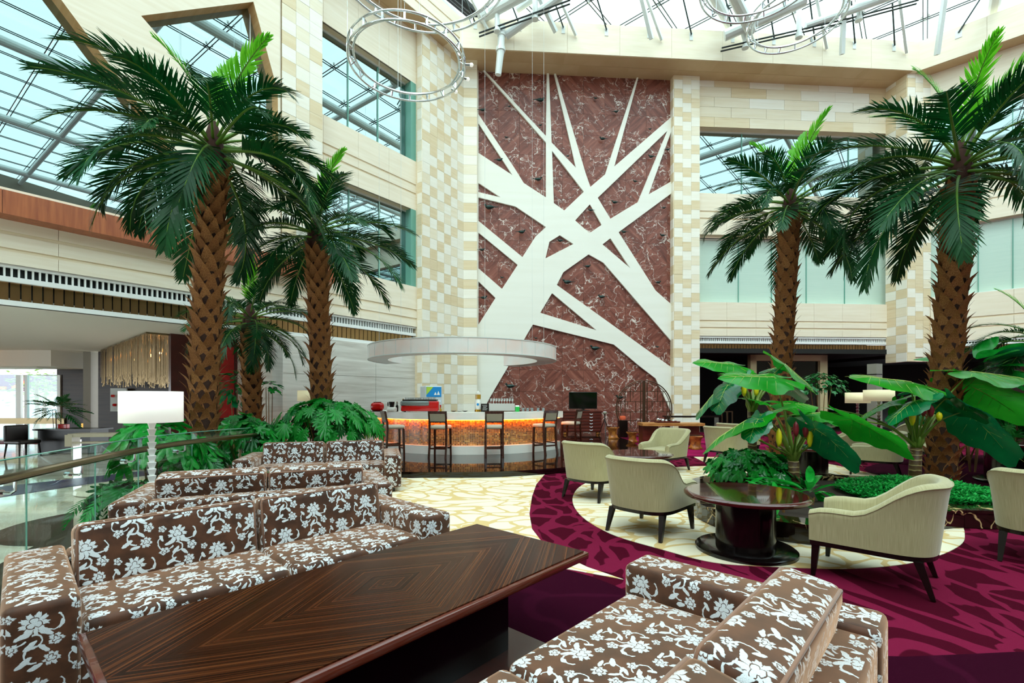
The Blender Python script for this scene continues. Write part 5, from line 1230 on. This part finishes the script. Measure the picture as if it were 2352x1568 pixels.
def broad_plant(px, d, zb, pxt, pyt, r, leaves, buds, label):
    b = Vector((X_(px, d), d, zb)); top = D(pxt, pyt, d) - b; t = thing('elephant_ear_plant', label, 'plant', b, 0, 'broad-leaved planter plants')
    MB().tube([(0, 0, 0), top * .5, top], [r, r * .9, r * .85], 14).build('stem', 'ring_trunk', t, True); rr = random.Random(px)
    for i in range(7):
        a = i * .9; c = top; e = top + Vector((math.cos(a) * .09, math.sin(a) * .09, .22)); MB().hexa([]) if 0 else None
        MB().tube([c - Vector((0, 0, .05)), c.lerp(e, .5) + Vector((math.cos(a) * .03, math.sin(a) * .03, 0)), e], [r * .5, r * .34, r * .12], 7).build('sheath', 'petiole', t, True)
    for (ax, ay, tx, ty, da, dt, mi, roll, wsc) in leaves:
        A, T = D(ax, ay, d + da) - b, D(tx, ty, d + dt) - b; X = T - A; L_ = X.length; X.normalize(); up = Vector((0, 0, 1)); Y = up.cross(X).normalized(); Z = X.cross(Y)
        M = Matrix((X, Y, Z)).transposed() @ Matrix.Rotation(R(roll), 3, 'X')
        mid = top.lerp(A, .5) + Vector((0, 0, .12)) + (A - top) * .05
        MB().tube(spline([top, top.lerp(A, .25) + Vector((0, 0, .1)), mid, A], 4), [.03 * (1 - .07 * i) for i in range(13)], 7).build('petiole', 'petiole', t, True)
        o = link('leaf', HL[mi][0], t, A, M.to_euler(), (L_, L_ * wsc, L_)); link('vein', HL[mi][1], o)
    for (bx, by, c, h) in buds:
        p = D(bx, by, d - .3) - b; MB().lathe([(.016, -h * .55), (.034, -h * .3), (.04, 0), (.03, h * .3), (.004, h * .5)], 9, p).build('flower_bud', c, t, True)
        MB().tube([top + Vector((0, 0, .05)), p - Vector((0, 0, h * .5))], .014, 6).build('bud_stalk', 'petiole', t)
    return t
Yl, Mr = 'spathe_yellow', 'spathe_maroon'
broad_plant(1825, 6.78, .155, 1822, 1058, .085, [(1779, 867, 1656, 856, -.2, -.3, 2, -25, 1.1), (1748, 952, 1600, 1000, -.3, -.4, 0, 15, .8), (1742, 962, 1714, 1000, -.5, -.7, 1, 0, 1.2), (1800, 926, 1880, 926, .1, .1, 2, 20, 1.2),
      (1866, 950, 1990, 930, .3, .5, 0, 10, .8), (1872, 984, 1990, 1054, -.4, -.55, 1, -30, .9), (1900, 968, 1830, 926, .5, .3, 1, 0, .9), (1850, 945, 1905, 985, .5, .6, 0, 0, .9), (1760, 925, 1700, 900, .6, .7, 0, 0, .9)],
      [(1789, 1003, Yl, .24), (1828, 984, Mr, .2), (1850, 986, Mr, .2), (1860, 1002, Yl, .26), (1745, 1010, Yl, .01)], 'broad-leaved plant with yellow and maroon buds beside the near round table')
broad_plant(1728, 7.6, .155, 1728, 945, .075, [(1683, 837, 1596, 824, -.1, -.2, 2, -25, 1.2), (1672, 880, 1576, 932, -.2, -.3, 1, 10, .8), (1672, 884, 1634, 934, -.4, -.6, 1, 0, 1.1), (1802, 836, 1882, 895, .1, .2, 2, 25, 1.1), (1795, 878, 1858, 902, .2, .3, 1, 0, 1.1),
      (1748, 885, 1785, 872, .4, .5, 0, 0, 1.0), (1690, 862, 1652, 850, .4, .5, 0, 0, 1.2), (1735, 868, 1712, 838, .5, .8, 0, 0, 1.0), (1770, 850, 1800, 826, .5, .8, 1, 0, 1.0)],
      [(1709, 893, Yl, .2), (1723, 882, Mr, .22), (1737, 893, Yl, .19)], 'broad-leaved plant on a dark bare stem behind the leafy ground shrub')
broad_plant(2100, 6.95, .155, 2104, 1028, .085, [(2092, 878, 1963, 852, -.1, -.3, 2, -20, 1.1), (2230, 854, 2385, 862, .2, .2, 2, 15, .9), (2172, 915, 2282, 946, -.3, -.5, 1, -20, .9), (2046, 922, 1958, 945, .1, .0, 0, 20, 1.0), (1957, 964, 2099, 1020, -.4, -.5, 0, -25, .7),
      (2212, 945, 2356, 1032, -.3, -.4, 1, -15, .9), (2112, 918, 2030, 945, -.4, -.5, 1, 0, .8), (2225, 885, 2352, 935, .6, .8, 0, -20, .9), (2100, 895, 2065, 895, .5, .8, 1, 0, 1.0), (2060, 930, 2052, 975, .2, .3, 0, 0, .9), (1930, 942, 1890, 925, .2, .3, 1, 0, 1.0)],
      [(2095, 957, Yl, .22), (2121, 940, Mr, .17), (2138, 942, Mr, .17), (2157, 955, Yl, .12)], 'broad-leaved plant with ringed trunk standing in the fine green ground cover')
# ------------------------------------------------------------------ shrubs made of single leaves
def lobed_leaf(name, mat, lobes, depth, seed, sag=.25, wide=.5):
    m = MB(); n = lobes * 8; vs = [(0, 0, 0)]
    for f in (.5, 1.0):
        for k in range(n + 1):
            u = k / n; th = R(-150 + 300 * u); lob = abs(math.cos(u * lobes * math.pi)) ; r_ = f * (1 - depth * (1 - lob) * (f ** 1)) * (.62 + .38 * math.cos(th * .75)); x, y = .15 + r_ * math.cos(th) * .85, r_ * math.sin(th) * wide * 1.3; vs.append((x, y, -sag * (x * x + y * y) + .03 * math.cos(u * lobes * 2 * math.pi) * f))
    N = n + 1; m.add(vs, [(0, 1 + k, 2 + k) for k in range(n)] + [(1 + k, 1 + N + k, 2 + N + k, 2 + k) for k in range(n)]); return m.mesh(name, mat, True)
def feather_leaf(name, mat, n=9, sag=.4):
    m = MB()
    for k in range(n):
        t = .12 + .88 * k / (n - 1); L_ = .36 * math.sin(math.pi * (.22 + .7 * t)); z0 = -sag * t * t
        for s in (-1, 1): a = R(66 - 46 * t); d = Vector((math.cos(a), s * math.sin(a), -.25)); q = Vector((-d.y, d.x, 0)) * .038; c = Vector((t, 0, z0)); m.add([c - q * .6, c + d * L_ * .5 - q, c + d * L_, c + d * L_ * .5 + q, c + q * .6], [(0, 1, 2, 3, 4)])
    m.tube([(0, 0, 0), (.5, 0, -sag * .25), (1, 0, -sag)], [.012, .01, .004], 4); return m.mesh(name, mat)
def oval_leaf(name, mat, w=.3, sag=.3):
    m = MB(); vs = []; K = 6
    for k in range(K + 1): t = k / K; ww = w * math.sin(math.pi * min(.97, .06 + .9 * t)); vs += [(t, -ww, -sag * t * t - .0), (t, 0, -sag * t * t - .06 * ww / w), (t, ww, -sag * t * t)]
    m.add(vs, [(3 * k + j, 3 * k + 3 + j, 3 * k + 4 + j, 3 * k + 1 + j) for k in range(K) for j in (0, 1)]); return m.mesh(name, mat, True)
LV = dict(aralia=lobed_leaf('leaf', 'shrub_leaf', 7, .55, 1), philo=lobed_leaf('leaf', 'shrub_leaf', 11, .38, 2, .35, .42), philo_d=lobed_leaf('leaf', 'shrub_dark', 11, .38, 2, .35, .42), small=lobed_leaf('leaf', 'shrub_dark', 5, .4, 3), small_b=lobed_leaf('leaf', 'shrub_leaf', 5, .4, 3),
          fern=feather_leaf('leaf', 'fern_leaf'), fern_d=feather_leaf('leaf', 'shrub_dark'), oval=oval_leaf('leaf', 'shrub_dark'), oval_b=oval_leaf('leaf', 'shrub_leaf', .28), strap=oval_leaf('leaf', 'shrub_leaf', .11, .6), rubber=oval_leaf('leaf', 'big_leaf_dark', .25, .2))
def shrub(name, c, rad, n, kinds, size, label, seed, zb=0.0, tilt=(5, 70), stems=6, full=False, cat='shrub', group='leafy shrubs', soilpot=None):
    rr = random.Random(seed); t = thing(name, label, cat, (c[0], c[1], zb), 0, group); H = c[2] - zb
    for i in range(n):
        a = rr.uniform(0, 2 * math.pi); u = rr.random() ** .8; ph = u * R(100); k = rr.uniform(.72, 1.0)
        p = Vector((rad[0] * math.sin(ph) * math.cos(a), rad[1] * math.sin(ph) * math.sin(a), H + rad[2] * math.cos(ph))) * 1.0; p = Vector((p.x * k, p.y * k, H + (p.z - H) * k))
        if p.z < .06: p.z = rr.uniform(.06, .3)
        s = size * rr.uniform(.7, 1.2); dwn = R(tilt[0] + (tilt[1] - tilt[0]) * ph / R(100) + rr.uniform(-12, 12))
        link('leaf', LV[rr.choice(kinds)], t, p, (rr.uniform(-.45, .45), dwn, a + rr.uniform(-.5, .5)), s)
    for i in range(stems): a = 6.28 * i / stems; MB().tube([(.05 * math.cos(a), .05 * math.sin(a), 0), (rad[0] * .4 * math.cos(a), rad[1] * .4 * math.sin(a), H + rad[2] * .3)], [.018, .008], 5).build('stem', 'petiole_red', t)
    return t
shrub('philodendron', (X_(748, 9.3), 9.25, .95), (1.05, .75, .55), 190, ['philo', 'philo', 'philo', 'philo_d'], .3, 'bright split-leaf philodendron mound beside the bar', 1, .0, (5, 65))
shrub('aralia_shrub', (X_(360, 6.75), 6.75, .72), (.55, .42, .55), 46, ['aralia'], .36, 'large-leaved aralia shrub behind the white floor lamp', 2, ZL)
shrub('fern_shrub', (X_(300, 6.2), 6.15, .12), (.5, .3, .32), 46, ['fern', 'philo_d'], .42, 'feathery low shrub outside the glass balustrade', 3, ZL, (0, 60))
shrub('dark_shrub', (X_(560, 8.6), 8.6, .6), (.75, .5, .62), 110, ['philo', 'philo_d', 'fern_d', 'aralia'], .34, 'mixed dark green shrub between the palm trunks', 4, .0)
shrub('dark_shrub', (X_(430, 7.1), 7.2, .45), (.45, .4, .5), 60, ['philo_d', 'aralia', 'fern_d'], .34, 'dark leafy shrub at the foot of the tallest palm', 5, ZL)
shrub('rubber_plant', (X_(545, 12.2), 12.2, 1.5), (.42, .4, .75), 80, ['rubber', 'oval'], .26, 'upright rubber plant with glossy oval leaves by the marble wall end', 6, ZL, (-30, 40))
shrub('rubber_plant', (X_(618, 12.0), 12.0, 1.72), (.22, .2, .25), 26, ['rubber', 'small_b'], .2, 'small leafy sprig plant right of the short palm', 7, ZL, (-20, 40), 3)
shrub('ground_shrub', (X_(1722, 7.2), 7.2, .42), (.66, .55, .32), 260, ['small', 'small_b', 'small_b', 'small_b'], .17, 'dense lobed ground shrub in the marble-edged planter', 8, .157, (0, 60), 5)
shrub('ground_shrub', (X_(1790, 6.9), 6.95, .35), (.3, .3, .24), 90, ['small', 'small'], .14, 'smaller dark lobed shrub at the foot of the yellow-budded plant', 9, .157, (0, 60), 3)
shrub('strap_plant', (X_(1862, 5.9), 5.95, .2), (.2, .2, .18), 26, ['strap'], .42, 'strap-leaved clump right of the glossy round table', 10, .157, (-55, 10), 1)
shrub('strap_plant', (X_(1790, 5.55), 5.55, .2), (.12, .12, .1), 14, ['strap'], .32, 'small strap-leaved clump behind the round table column', 11, .157, (-60, 0), 1)
shrub('strap_plant', (X_(1755, 6.6), 6.3, .2), (.15, .15, .12), 14, ['strap'], .34, 'bright strap-leaved clump beside the leafy ground shrub', 12, .157, (-60, 0), 1)
shrub('side_shrub', (X_(2230, 11.3), 11.4, .75), (1.3, .6, .85), 200, ['oval', 'philo_d', 'oval_b', 'small'], .3, 'dense dark shrub mass behind the large black table', 13, .0)
shrub('side_shrub', (X_(2390, 10.4), 10.6, .8), (.9, .6, .8), 110, ['oval', 'philo', 'oval'], .32, 'dense shrub beside the low palm at the right wall', 14, .0)
shrub('side_shrub', (X_(1845, 12.6), 13.4, .65), (1.3, .4, .6), 150, ['oval', 'small', 'oval'], .22, 'dark shaded shrub row behind the far armchairs', 15, .0)
shrub('fine_tree', (X_(1905, 14.2), 14.6, 1.75), (.85, .5, .55), 240, ['fern_d', 'small'], .14, 'small airy tree with fine leaves before the gold door frame', 16, .0, (0, 40), 4, cat='tree')
shrub('banana_plant', (X_(2268, 9.3), 9.6, 1.85), (.75, .4, .55), 26, ['oval_b', 'rubber', 'oval_b'], .6, 'large smooth-leaved plant rising beside the dark palm trunk', 17, .0, (-60, 40), 4)
t = shrub('potted_palm', (X_(135, 15.6), 15.55, 1.0), (.35, .3, .3), 34, ['fern_d'], .6, 'dark potted parlour palm standing behind the black lobby desk', 18, ZL, (-60, 30), 5, cat='plant', group='')
t.location.y = 16.4; t.location.x = X_(132, 16.4); MB().lathe([(.2, 0), (.26, .4), (.22, .42)], 16).build('pot', 'black_plastic', t)
# fine ground cover
m = MB(); rr = random.Random(31)
for i in range(9000):
    px, py = rr.uniform(1890, 2290), 0; x = rr.uniform(4.6, 6.6); y = rr.uniform(5.75, 7.6)
    if (x - 5.65) ** 2 / 1.0 + (y - 6.55) ** 2 / .75 > 1: continue
    hb = .16 * (1 - ((x - 5.65) ** 2 + (y - 6.55) ** 2 / .8)) + .06; c = Vector((x, y, .16 + hb * rr.random() ** .4 + .02 * math.sin(9 * x) * math.cos(8 * y))); a = rr.uniform(0, 6.28)
    for k in range(3): d_ = Vector((math.cos(a + k * 2.1), math.sin(a + k * 2.1), rr.uniform(.1, .8))) * rr.uniform(.03, .055); q = Vector((-d_.y, d_.x, 0)) * .3; m.add([c, c + d_ * .55 - q, c + d_, c + d_ * .55 + q], [(0, 1, 2, 3)])
o = m.build('ground_cover', 'fern_leaf'); tag(o, 'fine bright green ground cover around the ringed trunk', 'ground cover', None, 'stuff')
# ------------------------------------------------------------------ bronze birds on the marble
def bird_parts():
    b = MB(); prof = [(-.52, .0, .03), (-.36, .0, .13), (-.1, -.02, .22), (.15, -.03, .22), (.32, .03, .14), (.42, .12, .07)]
    for k in range(0): pass
    body = MB().tube([(x, 0, z) for x, z, r in prof], [r for _, _, r in prof], 10).mesh('body', 'bird_bronze', True)
    tail = MB().hexa([(-.95, -.05, .0), (-.4, -.08, -.03), (-.4, .08, -.03), (-.95, .05, .0), (-.95, -.05, .02), (-.4, -.08, .05), (-.4, .08, .05), (-.95, .05, .02)]).mesh('tail', 'bird_bronze')
    head = MB().lathe([(.03, -.12), (.1, -.07), (.125, 0), (.1, .07), (.03, .11)], 10, (.43, 0, .22)).tube([(.5, 0, .22), (.68, 0, .2)], [.045, .005], 6).mesh('head', 'bird_bronze', True)
    return body, tail, head
bb, bt, bh = bird_parts()
BIRDS = [(1108, 252, 16, 1), (1170, 244, 9, 1), (1241, 229, 23, 1), (1163, 315, 10, -1), (1241, 287, 10, 1), (1147, 367, 17, 1), (1236, 411, 21, 1), (1124, 475, 28, -1), (1304, 358, 9, 1), (1368, 225, 11, -1), (1415, 256, 14, 1), (1384, 318, 17, -1),
         (1493, 296, 9, 1), (1496, 359, 16, -1), (1534, 343, 13, 1), (1459, 416, 12, -1), (1412, 464, 17, -1), (1357, 482, 14, -1), (1525, 477, 11, 1), (1433, 532, 15, -1), (1522, 540, 15, -1), (1512, 648, 15, 1), (1350, 611, 16, 1), (1198, 532, 20, 1), (1107, 573, 15, 1),
         (1287, 552, 16, -1), (1153, 637, 10, -1), (1111, 683, 19, 1), (1303, 647, 25, -1), (1382, 681, 20, -1), (1231, 776, 10, -1), (1367, 799, 27, -1), (1172, 886, 27, -1), (1510, 796, 11, -1), (1424, 912, 22, -1)]
PATCH = ['left of the long diagonal branch', 'in the wedge under the upper left branch', 'in the wedge between diagonal and upright branch', 'between the upright and the steep branch', 'under the diagonal branch crossing', 'in the top middle patch',
         'in the top right patch', 'in the patch under the right main branch', 'in the wedge against the middle pillar', 'in the small kite-shaped patch', 'in the small four-sided patch', 'in the tall patch along the middle pillar',
         'in the thin sliver patch', 'in the long slanting patch', 'in the triangular patch', 'in the big bottom patch', 'in the wide patch left of the trunk', 'in the thin left wedge', 'in the slanted patch along the left pillar', 'in the lowest patch along the left pillar']
NEAR = {(1424, 912): 'beside the moon screen', (1172, 886): 'just above the back bar glasses', (1367, 799): 'above the television', (1231, 776): 'just above the ring canopy'}
def inside(x, y, poly):
    c = False
    for i in range(len(poly)):
        (x0, y0), (x1, y1) = poly[i - 1], poly[i]
        if (y0 > y) != (y1 > y) and x < (x1 - x0) * (y - y0) / (y1 - y0) + x0: c = not c
    return c
for (px, py, w_, s) in BIRDS:
    pk = NEAR.get((px, py)) or next((PATCH[i] for i, q in enumerate(RED) if inside(px, py, q)), 'at the edge of a stone branch')
    sc = w_ / FPX * 19.7 / 1.3
    p = BW.at(px, py, sc * .26)
    sz = 'large' if w_ >= 20 else ('middle-sized' if w_ >= 13 else 'small')
    t = thing('bronze_bird', f'{sz} bronze bird facing {"right" if s > 0 else "left"} on red marble, {pk}', 'sculpture', p, BW.ang + (0 if s > 0 else math.pi), 'bronze birds on the marble wall')
    t.scale = (sc,) * 3
    for nm, me in (('body', bb), ('tail', bt), ('head', bh)): link(nm, me, t)
    MB().tube([(0, 0, 0), (0, .32 * s, .0)], .03, 6).build('pin', 'bird_bronze', t)
# ------------------------------------------------------------------ hanging ring trusses
def ring(px, py, d, r, label, nst=18, lamps=(), wires=4, ztop=16.6):
    c = D(px, py, d); t = thing('ring_truss', label, 'hanging light', c, 0, 'hanging ring trusses')
    for k, (rr_, z) in enumerate(((r, -.11), (r, .11), (r - .14, .0))): MB().tube([(rr_ * math.cos(2 * math.pi * i / 64), rr_ * math.sin(2 * math.pi * i / 64), z) for i in range(64)], .028, 6, False, True).build('ring_tube', 'chrome', t, True)
    for i in range(nst):
        a = 2 * math.pi * i / nst; e = Vector((math.cos(a), math.sin(a), 0)); MB().bar(e * r + Vector((0, 0, -.11)), e * r + Vector((0, 0, .11)), .05, .02).tube([e * r + Vector((0, 0, .11)), e * (r - .14), e * r + Vector((0, 0, -.11))], .014, 5).build('strut', 'chrome', t)
    for a in lamps:
        e = Vector((math.cos(R(a)), math.sin(R(a)), 0)); MB().tube([e * r, e * (r + .14)], .03, 8).build('lamp_arm', 'chrome', t); MB().lathe([(.01, -.05), (.045, -.03), (.055, 0), (.045, .03), (.01, .05)], 10, e * (r + .18)).build('lamp_globe', 'shade_white', t, True)
    for i in range(wires): a = 2 * math.pi * i / wires + .4; e = Vector((math.cos(a) * r, math.sin(a) * r, .11)); MB().tube([e, Vector((e.x, e.y, ztop - c.z))], .004, 4).build('wire', 'chrome', t)
    return t
ring(936, 140, 12.4, 1.5, 'chrome ring truss hanging whole in front of the left windows', 18, (5, 25, 48))
ring(966, -95, 10.8, 2.05, 'large chrome ring truss hanging above and behind another ring near the left windows', 24)
ring(1828, 42, 14.8, 1.38, 'chrome ring truss hanging tilted-looking in front of the roof tubes', 18)
ring(1750, -62, 12.6, 1.55, 'chrome ring truss partly above the picture edge near the right roof tubes', 18)
